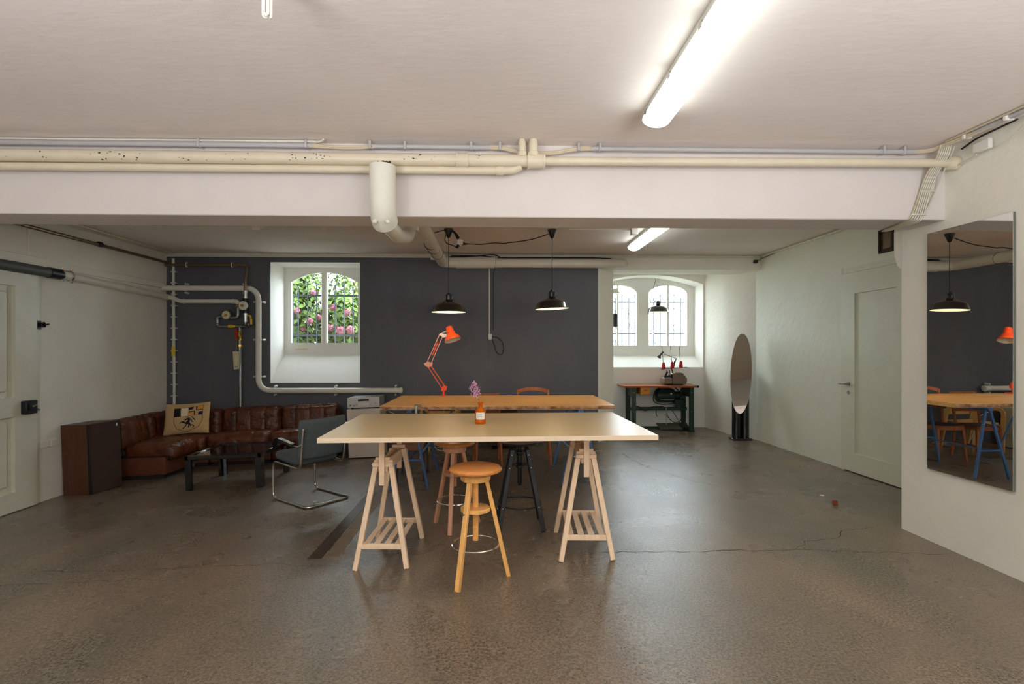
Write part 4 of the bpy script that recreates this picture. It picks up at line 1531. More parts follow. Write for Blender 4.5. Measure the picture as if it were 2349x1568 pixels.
for z, hw in ((0.628, 0.066), (0.52, 0.085)):
    bm = B()
    box(bm, -hw, hw, -0.022, 0.022, z - 0.014, z, 0.003)
    box(bm, -0.022, 0.022, -hw, hw, z - 0.014, z, 0.003)
    ob('spider_bracket', bm, 'black', t)
for sx in (-1, 1):
    for sy in (-1, 1):
        bm = B()
        p, q = V((sx * 0.182, sy * 0.160, fz(x + sx * 0.18) - zb)), V((sx * 0.062, sy * 0.058, 0.645))
        bar(bm, p, q, 0.036, 0.036, (0, 1, 0), 0.003)
        lg = ob('leg', bm, 'black', t)
        d = (q - p)
        for f in (0.94, 0.78, 0.3):
            c = p + d * f
            bm = B()
            lathe(bm, [(0, 0), (0.006, 0), (0.004, 0.004), (0, 0.005)], 8, frame_to(c + V((0, -0.019, 0)), (0, -1, 0)))
            ob('bolt_head', bm, 'chrome', lg)
bm = B()
torus(bm, (0, 0, 0.195), 0.178, 0.0075, 44, 8)
ob('foot_ring', bm, 'black', t)

# ------------------------------------------------------------------ bottle with lilac
t = thing('amber_bottle', 'small amber pharmacy bottle with white label on plywood table', 'bottle', (-0.124, 3.965, 0.8866))
bm = B()
outer = [(0, 0.0), (0.034, 0.0), (0.0385, 0.004), (0.039, 0.030), (0.0375, 0.033), (0.039, 0.036), (0.0395, 0.085), (0.037, 0.098), (0.026, 0.112), (0.016, 0.120), (0.014, 0.135), (0.015, 0.148), (0.021, 0.152), (0.022, 0.157), (0.018, 0.159)]
inner = [(0.012, 0.156), (0.011, 0.13), (0.015, 0.116), (0.033, 0.096), (0.035, 0.08), (0.035, 0.01), (0, 0.008)]
lathe(bm, outer + inner, 32)
ob('glass_body', bm, 'amber', t)
bm = B()
R = 0.0402
NA = 14
oct_ = [(-0.95, 0.012), (-0.85, 0.003), (0.85, 0.003), (0.95, 0.012), (0.95, 0.046), (0.85, 0.054), (-0.85, 0.054), (-0.95, 0.046)]
cols = []
for k in range(NA + 1):
    a = -0.95 + 1.9 * k / NA
    e = 0.008 if abs(a) > 0.86 else 0.0
    ca_ = -PI / 2 + a
    cols.append((bm.verts.new((R * math.cos(ca_), R * math.sin(ca_), 0.036 + e)), bm.verts.new((R * math.cos(ca_), R * math.sin(ca_), 0.088 - e))))
for a, b in zip(cols, cols[1:]):
    bm.faces.new((a[0], b[0], b[1], a[1]))
lb = ob('paper_label', bm, 'label', t)


def curved_text(txt, z, size, parent):
    cu = bpy.data.curves.new('lettering', 'FONT')
    cu.body = txt
    cu.size = size
    cu.align_x = 'CENTER'
    o = bpy.data.objects.new('lettering_source', cu)
    C.objects.link(o)
    dg = bpy.context.evaluated_depsgraph_get()
    me = bpy.data.meshes.new_from_object(o.evaluated_get(dg))
    C.objects.unlink(o)
    bpy.data.objects.remove(o)
    for v in me.vertices:
        a = -PI / 2 + v.co.x / R
        v.co = V((0.0406 * math.cos(a), 0.0406 * math.sin(a), z + v.co.y))
    me.materials.clear()
    me.materials.append(M['label_ink'])
    q = bpy.data.objects.new('lettering', me)
    C.objects.link(q)
    q.parent = parent


curved_text('SPIRIT', 0.067, 0.012, lb)
curved_text('NITRIC', 0.053, 0.012, lb)

t = thing('lilac_sprig', 'purple lilac sprig standing in the amber bottle', 'flower', (-0.124, 3.965, 0.90))
bm = B()
tube(bm, [(0.003, 0, 0.015), (-0.008, 0, 0.145), (-0.028, 0, 0.205), (-0.042, 0, 0.29)], 0.0022, 6)
ob('stem', bm, 'stem', t)
bm = B()
rn = random.Random(11)
for q in range(95):
    h = rn.random()
    rad = 0.045 * math.sin(PI * min(1, 0.12 + h * 0.9)) ** 0.7 * (0.55 + 0.45 * rn.random())
    a = rn.uniform(0, 2 * PI)
    c = V((-0.036 - 0.012 * h + rad * math.cos(a), rad * math.sin(a), 0.185 + 0.118 * h))
    d = V((math.cos(a), math.sin(a), rn.uniform(-.3, .7))).normalized()
    m = frame_to(c, d)
    for e in range(4):
        b = e * PI / 2 + rn.uniform(-.2, .2)
        s = rn.uniform(0.006, 0.009)
        vs = [m @ V(p) for p in ((0, 0, 0), (s * .6 * math.cos(b - .6), s * .6 * math.sin(b - .6), 0.001), (s * 1.15 * math.cos(b), s * 1.15 * math.sin(b), 0.003), (s * .6 * math.cos(b + .6), s * .6 * math.sin(b + .6), 0.001))]
        bm.faces.new([bm.verts.new(v) for v in vs])
o = ob('florets', bm, 'lilac', t, flat=True)
o['kind'] = 'stuff'
bm = B()
for q in range(2):
    tube(bm, [(-0.038, 0, 0.25), (-0.005 + q * 0.02, 0, 0.285), (0.002 + q * 0.01, 0.003, 0.293)], 0.0015, 5)
ob('side_twig', bm, 'stem', t)

# ------------------------------------------------------------------ far table: live-edge slab on blue trestles
t = thing('tabletop', 'orange live-edge wood slab tabletop on blue steel trestles', 'tabletop', (0.0, 6.36, 0.785))
bm = B()
NX = 60
rn = random.Random(2)
fr, bk = [], []
for k in range(NX + 1):
    x = -1.255 + 2.53 * k / NX
    y = -0.63 + 0.018 * noise.noise(V((x * 3, 0, 0))) + 0.010 * noise.noise(V((x * 11, 3, 0)))
    if k in (0, NX):
        y += 0.0
    fr.append((x, y))
    bk.append((x * 0.995, 0.64 + 0.006 * noise.noise(V((x * 2, 9, 0)))))
TOP, BOT = 0.044, 0.0
tv = [bm.verts.new((x, y, TOP)) for x, y in fr]
bv = [bm.verts.new((x, y, TOP)) for x, y in bk]
tl = [bm.verts.new((x, y + 0.006, BOT)) for x, y in fr]
bl = [bm.verts.new((x, y, BOT)) for x, y in bk]
for k in range(NX):
    bm.faces.new((tv[k], tv[k + 1], bv[k + 1], bv[k]))
    bm.faces.new((tl[k + 1], tl[k], bl[k], bl[k + 1]))
    bm.faces.new((bv[k], bv[k + 1], bl[k + 1], bl[k]))
    bm.faces.new((tl[k], tl[k + 1], tv[k + 1], tv[k]))
bm.faces.new((tl[0], tv[0], bv[0], bl[0]))
bm.faces.new((tv[-1], tl[-1], bl[-1], bv[-1]))
ob('slab', bm, 'slab', t)
bm = B()
rows = []
for j in range(5):
    r_ = []
    for k in range(NX * 2 + 1):
        x = -1.25 + 2.52 * k / (NX * 2)
        y = -0.63 + 0.018 * noise.noise(V((x * 3, 0, 0))) + 0.010 * noise.noise(V((x * 11, 3, 0)))
        zz = TOP - 0.003 - (TOP - 0.006) * j / 4
        b = (-0.004 if j in (0, 4) else 0.004) + 0.006 * noise.noise(V((x * 26, zz * 90, 5)))
        r_.append(bm.verts.new((x, y - b, zz)))
    rows.append(r_)
for a, b in zip(rows, rows[1:]):
    for k in range(NX * 2):
        bm.faces.new((a[k], a[k + 1], b[k + 1], b[k]))
ob('bark_edge', bm, 'bark', t)


def blue_trestle(label, x, y, flip):
    zb = fz(x)
    H = 0.785 - zb
    t = thing('steel_trestle', label, 'trestle', (x, y, zb))
    for sy in (-1, 1):
        for sx in (-1, 1):
            bm = B()
            bar(bm, (sx * 0.205, sy * 0.45, fz(x + sx * 0.2) - zb), (sx * 0.025, sy * 0.40, H - 0.03), 0.026, 0.026, (0, 1, 0), 0.003)
            lg = ob('leg', bm, 'blue', t)
            bm = B()
            lathe(bm, [(0, 0), (0.007, 0), (0.005, 0.004), (0, 0.005)], 8, frame_to((sx * 0.075, sy * 0.416 - 0.014, H * 0.76), (0, -1, 0)))
            ob('bolt_head', bm, 'chrome', lg)
        bm = B()
        bar(bm, (-0.128, sy * 0.43, 0.31), (0.128, sy * 0.43, 0.31), 0.018, 0.018)
        ob('cross_bar', bm, 'blue', t)
    bm = B()
    box(bm, -0.03, 0.03, -0.44, 0.44, H - 0.034, H - 0.001, 0.003)
    ob('top_bar', bm, 'blue', t)
    bm = B()
    bar(bm, (flip * 0.115, -0.43, 0.36), (flip * 0.46, -0.30, H - 0.02), 0.014, 0.014)
    ob('diagonal_brace', bm, 'blue', t)
    bm = B()
    bar(bm, (0.0, -0.43, 0.31), (0.0, 0.43, 0.31), 0.014, 0.014)
    ob('long_stretcher', bm, 'blue', t)
    return t


blue_trestle('blue steel trestle under slab end nearest the white cabinet', -0.95, 6.22, 1)
blue_trestle('blue steel trestle under slab end nearest the niche', 0.90, 6.12, -1)

t = thing('table_clamp', 'small steel clamp gripping front edge of the orange slab', 'clamp', (-0.86, 5.72, 0.785))
bm = B()
box(bm, -0.03, 0.045, -0.015, 0.05, 0.0445, 0.056, 0.003)
box(bm, -0.012, 0.012, -0.045, -0.022, -0.06, 0.056, 0.003)
ob('clamp_jaw', bm, 'steel', t)
bm = B()
cyl(bm, (0, -0.01, -0.01), (0.005, -0.01, -0.14), 0.007, 8)
cyl(bm, (-0.03, -0.01, -0.135), (0.04, -0.01, -0.135), 0.004, 6)
ob('clamp_screw', bm, 'steel', t)
t = thing('white_cable', 'white cable dangling from orange slab by the blue trestle', 'cable', (0, 0, 0))
bm = B()
tube(bm, fillet([(-0.62, 6.2, 0.78), (-0.62, 6.25, 0.45), (-0.60, 6.4, 0.24), (-0.68, 6.48, 0.20), (-0.74, 6.45, 0.23), (-0.76, 6.3, 0.36), (-0.70, 6.1, 0.5)], 0.12), 0.0055, 6)
ob('cable_line', bm, 'cable_white', t)

# desk lamp
t = thing('desk_lamp', 'orange-red jointed desk lamp clamped to the orange slab', 'lamp', (-0.695, 6.93, 0.8295))
bm = B()
box(bm, -0.03, 0.03, -0.03, 0.09, 0.0, 0.014, 0.004)
cyl(bm, (0, 0, 0.0), (0, 0, 0.065), 0.013, 10)
lathe(bm, [(0, 0.06), (0.02, 0.06), (0.02, 0.075), (0, 0.08)], 12)
ob('clamp_base', bm, 'orange', t)
J0, J1, J2 = V((0.0, 0, 0.085)), V((-0.198, 0, 0.405)), V((-0.028, 0, 0.79))
bm = B()
ex(bm, [(-0.03, 0.06), (0.035, 0.075), (0.045, 0.125), (0.0, 0.135), (-0.028, 0.11)], -0.014, 0.014, 'y')
ob('base_bracket', bm, 'orange', t)
off = V((0.034, 0, 0.02))
bm = B()
for o_ in (V((-0.018, 0, -0.012)), V((0.022, 0, 0.014))):
    bar(bm, J0 + V((0, 0, 0.02)) + o_, J1 + o_ * 0.8, 0.010, 0.012, (0, 1, 0))
ob('lower_arm', bm, 'orange', t)
bm = B()
tube(bm, [V((0.045, 0.0, 0.12)), V((-0.075, 0.0, 0.265))], 0.006, 6)
tube(bm, [V((0.045, 0.012, 0.115)), V((-0.02, 0.012, 0.18))], 0.009, 6)
ob('spring', bm, 'stem', t)
bm = B()
ex(bm, [(-0.255, 0.42), (-0.205, 0.445), (-0.14, 0.43), (-0.15, 0.39), (-0.19, 0.37), (-0.23, 0.385)], -0.012, 0.012, 'y')
ob('elbow_joint', bm, 'faded', t)
bm = B()
for o_ in (V((-0.022, 0, 0.012)), V((0.018, 0, -0.01))):
    bar(bm, J1 + o_ * 1.2 + V((0.012, 0, 0.02)), J2 + o_, 0.010, 0.012, (0, 1, 0))
ob('upper_arm', bm, 'faded', t)
bm = B()
bar(bm, J1 + V((0.05, 0.01, 0.12)), J1 + V((0.125, 0.01, 0.29)), 0.016, 0.012, (0, 1, 0))
ob('arm_sleeve', bm, 'orange', t)
bm = B()
ex(bm, [(-0.065, 0.80), (-0.03, 0.815), (0.045, 0.80), (0.05, 0.775), (0.0, 0.755), (-0.03, 0.775)], -0.014, 0.014, 'y')
tube(bm, fillet([(-0.04, 0, 0.81), (0.0, 0, 0.83), (0.055, 0, 0.845)], 0.02), 0.005, 6)
ob('head_joint', bm, 'white_joint', t)
mx = frame_to((0.068, 0, 0.895), (0.30, -0.22, -0.93))
bm = B()
lathe(bm, [(0, 0.0), (0.038, 0.0), (0.042, 0.006), (0.046, 0.03), (0.054, 0.085), (0.066, 0.115), (0.098, 0.150), (0.108, 0.178), (0.110, 0.186)], 28, mx)
sh = ob('lamp_shade', bm, 'orange', t)
bm = B()
lathe(bm, [(0.108, 0.185), (0.095, 0.152), (0.062, 0.118), (0.045, 0.08), (0, 0.075)], 28, mx)
ob('shade_lining', bm, 'shade_in', sh)
bm = B()
lathe(bm, [(0, 0.165), (0.016, 0.162), (0.028, 0.145), (0.028, 0.125), (0.015, 0.10), (0.014, 0.078), (0, 0.078)], 18, mx)
ob('bulb', bm, 'cfl', t)

# ------------------------------------------------------------------ chairs round the far table
def bent_chair(label, x, y, rot, w, htop, curved, m='chair_wood'):
    zb = fz(x)
    t = thing('wooden_chair', label, 'chair', (x, y, zb), rot)
    hw = w / 2
    bm = B()
    o = []
    for k in range(28):
        a = k * 2 * PI / 28
        c, s = math.cos(a), math.sin(a)
        o.append((hw * math.copysign(abs(c) ** 0.55, c), 0.2 * math.copysign(abs(s) ** 0.6, s) - 0.02))
    ex(bm, [(p[0] * 0.93, p[1] * 0.93) for p in o], 0.452, 0.466, 'z')
    ob('seat', bm, 'chair_seat', t)
    bm = B()
    for k in range(28):
        j = (k + 1) % 28
        ex(bm, [o[k], o[j], (o[j][0] * 0.92, o[j][1] * 0.92), (o[k][0] * 0.92, o[k][1] * 0.92)], 0.41, 0.462, 'z')
    ob('seat_ring', bm, m, t)
    for s in (-1, 1):
        bm = B()
        tube(bm, [(s * hw * 0.80, -0.165, 0.43), (s * hw * 0.9, -0.20, 0.0)], 0.021, 10, r2=0.014)
        ob('leg', bm, m, t)
        bm = B()
        tube(bm, [(s * hw * 0.92, 0.235, 0.0), (s * hw * 0.90, 0.165, 0.42), (s * hw * 0.90, 0.175, 0.5), (s * hw * 0.96, 0.245, htop - 0.02)], 0.017, 10)
        ob('back_post', bm, m, t)
        bm = B()
        bar(bm, (s * hw * 0.86, -0.185, 0.2), (s * hw * 0.9, 0.2, 0.2), 0.014, 0.018)
        ob('side_stretcher', bm, m, t)
    bm = B()
    n = 12
    P = []
    for k in range(n + 1):
        u = -1 + 2 * k / n
        P.append(V((u * hw * 0.97, 0.25 + 0.035 * (1 - u * u), htop - 0.035 + (0.035 * (1 - u * u) if curved else 0.012))))
    for a, b in zip(P, P[1:]):
        bar(bm, a, b, 0.018, 0.045)
    ob('top_rail', bm, m, t)
    bm = B()
    for a, b in zip(P, P[1:]):
        d = V((0, -0.028, -0.20))
        bar(bm, V((a.x * 0.94, a.y, htop - 0.05)) + d, V((b.x * 0.94, b.y, htop - 0.05)) + d, 0.014, 0.04)
    ob('back_rail', bm, m, t)
    return t


bent_chair('brown bentwood chair with arched top rail behind orange slab, right half', 0.48, 6.80, 0.02, 0.42, 0.925, True)
bent_chair('brown bentwood chair with straight top rail behind the orange slab middle', -0.12, 6.86, 0.10, 0.36, 0.885, False)

t = thing('step_stool', 'small brown plank-seat stool by the left blue trestle', 'stool', (-1.0, 6.30, fz(-1.0)), 0.02)
for k in range(4):
    bm = B()
    y0 = -0.22 + k * 0.112
    box(bm, -0.15, 0.17, y0, y0 + 0.108, 0.43, 0.45, 0.003)
    ob('seat_plank', bm, 'plank', t)
for y in (-0.215, 0.195):
    bm = B()
    box(bm, -0.14, 0.16, y, y + 0.02, 0.36, 0.43, 0.003)
    ob('apron', bm, 'plank', t)
for sx in (-0.135, 0.15):
    for sy in (-0.195, 0.195):
        bm = B()
        bar(bm, (sx * 1.08, sy * 1.05, fz(-1 + sx) - fz(-1)), (sx, sy, 0.43), 0.024, 0.024)
        ob('leg', bm, 'chest', t)

t = thing('birch_armchair', 'pale birch armchair with bent arms by the charcoal wall', 'chair', (-0.80, 7.62, fz(-0.8)), -0.1)
for s in (-1, 1):
    bm = B()
    p = fillet([(s * 0.24, -0.22, fz(-0.8 + s * .24) - fz(-0.8)), (s * 0.24, -0.24, 0.62), (s * 0.24, 0.18, 0.63), (s * 0.24, 0.30, fz(-0.8 + s * .24) - fz(-0.8))], 0.09, 6)
    for a, b in zip(p, p[1:]):
        bar(bm, a, b, 0.055, 0.022, (1, 0, 0))
    ob('bent_frame', bm, 'birch', t)
bm = B()
box(bm, -0.21, 0.21, -0.20, 0.22, 0.40, 0.425, 0.006)
ob('seat', bm, 'birch', t)
for z in (0.50, 0.66):
    bm = B()
    box(bm, -0.23, 0.23, 0.24, 0.262, z, z + 0.09, 0.004)
    ob('back_slat', bm, 'birch', t)
bm = B()
box(bm, -0.23, 0.23, -0.2, -0.17, 0.36, 0.40, 0.003)
ob('front_rail', bm, 'birch', t)

t = thing('low_chest', 'dark stained low chest standing against the charcoal wall', 'chest', (0.10, 7.95, fz(0.10)), 0.0)
bm = B()
box(bm, -0.24, 0.24, -0.16, 0.17, 0.05, 0.58, 0.006)
ob('chest_body', bm, 'chest', t)
bm = B()
box(bm, -0.25, 0.25, -0.175, 0.18, 0.58, 0.605, 0.004)
ob('chest_lid', bm, 'chest', t)
bm = B()
for sx in (-0.2, 0.2):
    for sy in (-0.12, 0.14):
        box(bm, sx - 0.025, sx + 0.025, sy - 0.025, sy + 0.025, fz(0.1 + sx) - fz(0.1), 0.05)
ob('feet', bm, 'chest', t)
for s in (-1, 1):
    bm = B()
    box(bm, s * 0.115 - 0.10, s * 0.115 + 0.10, -0.168, -0.16, 0.09, 0.54, 0.003)
    ob('chest_door', bm, 'chest', t)

# ------------------------------------------------------------------ cabinet and amplifier
t = thing('white_cabinet', 'off-white cabinet carrying the silver amplifier', 'cabinet', (-1.865, 7.80, fz(-1.865)), 0.0, SLOPE)
bm = B()
box(bm, -0.235, 0.23, -0.185, 0.20, 0.012, 0.70, 0.002)
ob('carcass', bm, 'cabinet_side', t)
bm = B()
box(bm, -0.235, 0.23, -0.204, -0.187, 0.014, 0.70, 0.002)
ob('cabinet_door', bm, 'cabinet', t)
bm = B()
box(bm, -0.21, 0.21, -0.16, 0.18, 0.0, 0.012)
ob('plinth', bm, 'plinth', t)

t = thing('amplifier', 'silver stereo amplifier on top of the white cabinet', 'amplifier', (-1.865 - 0.028, 7.79, fz(-1.865) + 0.7005), 0.0, SLOPE)
bm = B()
box(bm, -0.22, 0.22, -0.17, 0.19, 0.018, 0.160, 0.003)
ob('cover', bm, 'amp_top', t)
bm = B()
box(bm, -0.225, 0.225, -0.19, -0.17, 0.016, 0.162, 0.002)
ob('faceplate', bm, 'amp', t)
bm = B()
box(bm, -0.075, 0.078, -0.193, -0.190, 0.108, 0.136)
ob('display', bm, 'display', t)
for x, z, r in ((-0.10, 0.062, 0.017), (0.10, 0.066, 0.014), (0.17, 0.066, 0.017), (-0.185, 0.055, 0.008), (-0.13, 0.05, 0.007)):
    bm = B()
    lathe(bm, [(0, 0), (r, 0), (r * 0.9, 0.02), (0, 0.021)], 16, frame_to((x, -0.190, z), (0, -1, 0)))
    ob('knob', bm, 'steel' if r > 0.01 else 'black', t)
for k in range(4):
    bm = B()
    box(bm, -0.064 + k * 0.038, -0.052 + k * 0.038, -0.195, -0.190, 0.045, 0.078, 0.002)
    ob('button', bm, 'white_joint', t)
for sx in (-0.17, 0.17):
    for sy in (-0.15, 0.15):
        bm = B()
        lathe(bm, [(0, 0), (0.018, 0), (0.02, 0.018), (0, 0.018)], 12, c=(sx, sy, 0))
        ob('foot', bm, 'black', t)
t = thing('power_lead', 'thin white lead running from behind the white cabinet', 'cord')
bm = B()
tube(bm, fillet([(-1.62, 8.02, 0.50), (-1.5, 8.05, 0.44), (-1.35, 8.1, 0.36), (-1.3, 8.12, 0.1), (-1.2, 8.1, -0.07), (-0.6, 8.12, -0.05)], 0.08), 0.006, 6)
ob('lead_line', bm, 'cable_white', t)

# ------------------------------------------------------------------ leather sofa sections
def sofa_section(label, x, y, w, d, rot, seed, side_l=False, corner=False):
    t = thing('sofa_section', label, 'sofa', (x, y, fz(x)), rot, SLOPE, group='brown leather modular sofa')
    bm = B()
    box(bm, -w / 2 + 0.03, w / 2 - 0.03, -d / 2 + 0.10, d / 2 - 0.05, 0.0, 0.05)
    ob('plinth', bm, 'plinth', t)
    bm = B()
    cushion(bm, (w - 0.006, d - 0.08, 0.23), 0.022, (12, 10, 5), mx=T(0, 0.02, 0.165), wr=0.002, seed=seed)
    ob('base', bm, 'leather_side', t)
    q = max(3, int(round(w / 0.2)))
    sx = [(-w / 2 + w * k / q) for k in range(1, q)]
    bk = 0.19
    bm = B()
    sd = d - bk + 0.02
    cushion(bm, (w - 0.012, sd, 0.21), 0.075, (36, 24, 10), (0, 0.012, 0.022), sx=sx, sy=(-sd / 2 + 0.16,), gd=0.010, gs=0.014, wr=0.008, wf=11, mx=T(0, -d / 2 + sd / 2 - 0.045, 0.335), seed=seed + 3)
    ob('seat_cushion', bm, 'leather', t)
    bm = B()
    cushion(bm, (w - 0.016, bk, 0.40), 0.07, (36, 10, 22), (0, 0.025, 0.01), sx=sx, gd=0.013, gs=0.014, wr=0.008, wf=11, mx=T(0, d / 2 - bk / 2, 0.56) @ RX(-0.08), seed=seed + 9)
    ob('back_cushion', bm, 'leather', t)
    if corner:
        bm = B()
        L_ = d - bk
        cushion(bm, (bk, L_, 0.40), 0.07, (10, 26, 22), (0.025, 0, 0.01), sy=[-L_ / 6, L_ / 6], gd=0.013, gs=0.014, wr=0.008, wf=11, mx=T(-w / 2 + bk / 2, -d / 2 + L_ / 2 - 0.01, 0.56), seed=seed + 14)
        ob('side_cushion', bm, 'leather', t)
    if side_l:
        bm = B()
        tube(bm, fillet([(-w / 2 - 0.002, d / 2 - bk - 0.02, 0.72), (-w / 2 - 0.002, d / 2 - bk - 0.03, 0.30), (-w / 2 - 0.002, -d / 2 - 0.01, 0.29), (-w / 2 - 0.002, -d / 2 - 0.02, 0.24)], 0.06), 0.006, 6)
        ob('piping', bm, 'plinth', t)
    return t


sofa_section('brown leather sofa unit with side panel, behind the brown speaker', -4.525, 7.14, 0.60, 0.80, PI / 2, 1.0, side_l=True)
sofa_section('brown leather corner sofa unit with two backs, under the printed cushion', -4.475, 7.755, 0.94, 0.60, 0.0, 5.0, corner=True)
sofa_section('brown leather sofa unit against charcoal wall, right of printed cushion', -3.575, 7.755, 0.85, 0.60, 0.0, 9.0)
sofa_section('brown leather end sofa unit nearest white cabinet, behind the grey armchair', -2.72, 7.755, 0.85, 0.60, 0.0, 13.0)

# ------------------------------------------------------------------ printed cushion
PW, PH = 0.60, 0.44
t = thing('cushion', 'beige linen cushion printed with shield and black horse, on sofa corner', 'cushion', (-4.35, 7.59, 0.462))
t.rotation_mode = 'QUATERNION'
t.rotation_quaternion = (RZ(0.10) @ RX(-0.26) @ RY(-0.05)).to_quaternion()


def pil(u, v, side=-1, off=0.0):
    """point on the cushion face, u,v in -1..1"""
    px = u * PW / 2 * (1 - 0.05 * (1 - abs(u)) * 0 - 0.06 * (1 - v * v) * 0.6)
    pz = v * PH / 2 * (1 - 0.06 * (1 - u * u))
    th = 0.075 * (max(0, 1 - abs(u) ** 2.6) * max(0, 1 - abs(v) ** 2.6)) ** 0.55
    return V((px, side * (th + off) + 0.004 * noise.noise(V((u * 3, v * 3, side))), pz))


bm = B()
n1, n2 = 26, 20
G = {}
for side in (-1, 1):
    for i in range(n1 + 1):
        for j in range(n2 + 1):
            edge = i in (0, n1) or j in (0, n2)
            if edge and side == 1:
                G[(side, i, j)] = G[(-1, i, j)]
                continue
            u, v = -1 + 2 * i / n1, -1 + 2 * j / n2
            G[(side, i, j)] = bm.verts.new(pil(u, v, side))
    for i in range(n1):
        for j in range(n2):
            q = [G[(side, i, j)], G[(side, i + 1, j)], G[(side, i + 1, j + 1)], G[(side, i, j + 1)]]
            bm.faces.new(q if side == -1 else list(reversed(q)))
ob('cushion_cover', bm, 'canvas', t)


def c6(x, y):
    left = 120 + 0.19 * (y - 290)
    return ((x - left) / 1400 * 2 - 1, 1 - (y - 262 - 0.0) / 1060 * 2)


def patch(name, m, polys, off=0.003):
    bm = B()
    for poly in polys:
        b2 = bmesh.new()
        f = b2.faces.new([b2.verts.new((*c6(*p), 0)) for p in poly])
        bmesh.ops.triangulate(b2, faces=[f])
        bmesh.ops.subdivide_edges(b2, edges=b2.edges[:], cuts=2, use_grid_fill=True)
        mp = {v: bm.verts.new(pil(v.co.x, v.co.y, -1, off)) for v in b2.verts}
        for f in b2.faces:
            try:
                bm.faces.new([mp[v] for v in f.verts])
            except ValueError:
                pass
        b2.free()
    ob(name, bm, m, t)


def stroke(pts, w):
    out = []
    for a, b in zip(pts, pts[1:]):
        d = (V(b) - V(a)).normalized()
        nn = V((-d.y, d.x)) * w
        a2, b2 = V(a) - d * w * 0.4, V(b) + d * w * 0.4
        out.append([tuple(a2 + nn), tuple(b2 + nn), tuple(b2 - nn), tuple(a2 - nn)])
    return out


patch('shield_outline', 'ink_brown', stroke([(500, 450), (562, 750), (575, 850), (620, 960), (745, 1155), (930, 1235), (1085, 1265), (1240, 1195), (1410, 1100), (1462, 930), (1455, 800), (1425, 680), (1368, 380), (1310, 375)], 7)
      + stroke([(500, 450), (930, 425), (1320, 375)], 5) + stroke([(562, 752), (1005, 735), (1430, 695)], 5), 0.0025)
patch('shield_black', 'ink', [[(505, 455), (700, 447), (782, 742), (565, 752)]])
patch('shield_white', 'ink_white', [[(718, 446), (930, 432), (995, 732), (792, 741)]])
patch('shield_gold', 'ink_orange', [[(1195, 400), (1320, 385), (1385, 505), (1225, 520)]])
patch('shield_gold', 'ink_orange', [[(1005, 610), (1150, 600), (1170, 705), (1015, 715)]])
patch('shield_purple', 'ink_purple', [[(930, 432), (1085, 412), (1100, 490), (980, 520)], [(1285, 590), (1408, 578), (1425, 690), (1300, 690)],
      [(1155, 405), (1195, 400), (1225, 515), (1385, 500), (1390, 528), (1200, 545)], [(985, 570), (1175, 560), (1215, 700), (1180, 703), (1155, 598), (1000, 610)]])
horse = [
    [(925, 860), (985, 815), (1045, 800), (1075, 830), (1040, 855), (980, 880), (935, 885)],
    [(1040, 805), (1095, 830), (1110, 900), (1100, 975), (1040, 985), (990, 950), (1030, 900)],
    [(985, 945), (1105, 955), (1140, 1000), (1110, 1030), (1030, 1020), (975, 1000)],
    [(1075, 985), (1140, 995), (1180, 1090), (1165, 1110), (1120, 1040)],
]
patch('horse', 'ink', horse + stroke([(985, 985), (920, 930), (865, 925), (810, 980)], 16) + stroke([(985, 1000), (930, 960), (880, 960)], 11)
      + stroke([(1030, 1020), (1010, 1080), (930, 1175)], 16) + stroke([(1100, 1020), (1110, 1090), (1100, 1140)], 14)
      + stroke([(1165, 1050), (1215, 1050), (1260, 1090), (1235, 1135)], 13) + stroke([(1085, 830), (1150, 870), (1160, 920), (1215, 945)], 13)
      + stroke([(1110, 780), (1165, 780), (1200, 830), (1265, 885)], 14) + stroke([(950, 775), (1040, 780), (1080, 810)], 9), 0.0035)

# ------------------------------------------------------------------ loudspeaker
t = thing('loudspeaker', 'tall brown walnut loudspeaker with cloth front beside the sofa end', 'speaker', (-4.755, 6.41, fz(-4.755)), -0.12, SLOPE)
bm = B()
box(bm, -0.18, 0.135, -0.21, 0.21, 0.0, 0.80, 0.002)
ob('wooden_body', bm, 'walnut', t)
bm = B()
box(bm, 0.135, 0.166, -0.207, 0.207, 0.004, 0.797, 0.002)
ob('black_bezel', bm, 'black', t)
bm = B()
box(bm, 0.166, 0.182, -0.205, 0.205, 0.006, 0.795, 0.004)
ob('cloth_front', bm, 'grille', t)
bm = B()
box(bm, 0.182, 0.184, 0.145, 0.165, 0.735, 0.765)
ob('badge', bm, 'socket', t)

# ------------------------------------------------------------------ coffee table
t = thing('coffee_table', 'low black lacquered table with smoked glass top before the sofa', 'table', (-3.112, 6.555, fz(-3.112)), 0.0, SLOPE)
HX, HY, HZ = 0.43, 0.405, 0.40
for sx in (-1, 1):
    for sy in (-1, 1):
        bm = B()
        a, b = sx * HX, sy * HY
        o = [(a, b), (a - sx * 0.07, b), (a - sx * 0.07, b - sy * 0.03), (a - sx * 0.04, b - sy * 0.045), (a - sx * 0.03, b - sy * 0.085), (a, b - sy * 0.085)]
        ex(bm, o, 0.0, HZ - 0.05, 'z')
        ob('leg', bm, 'gloss', t)
bm = B()
for s in (-1, 1):
    bar(bm, (-HX, s * (HY - 0.022), HZ - 0.028), (HX, s * (HY - 0.022), HZ - 0.028), 0.044, 0.055, bev=0.008)
    bar(bm, (s * (HX - 0.022), -HY, HZ - 0.028), (s * (HX - 0.022), HY, HZ - 0.028), 0.044, 0.055, bev=0.008)
ob('top_frame', bm, 'gloss', t)
bm = B()
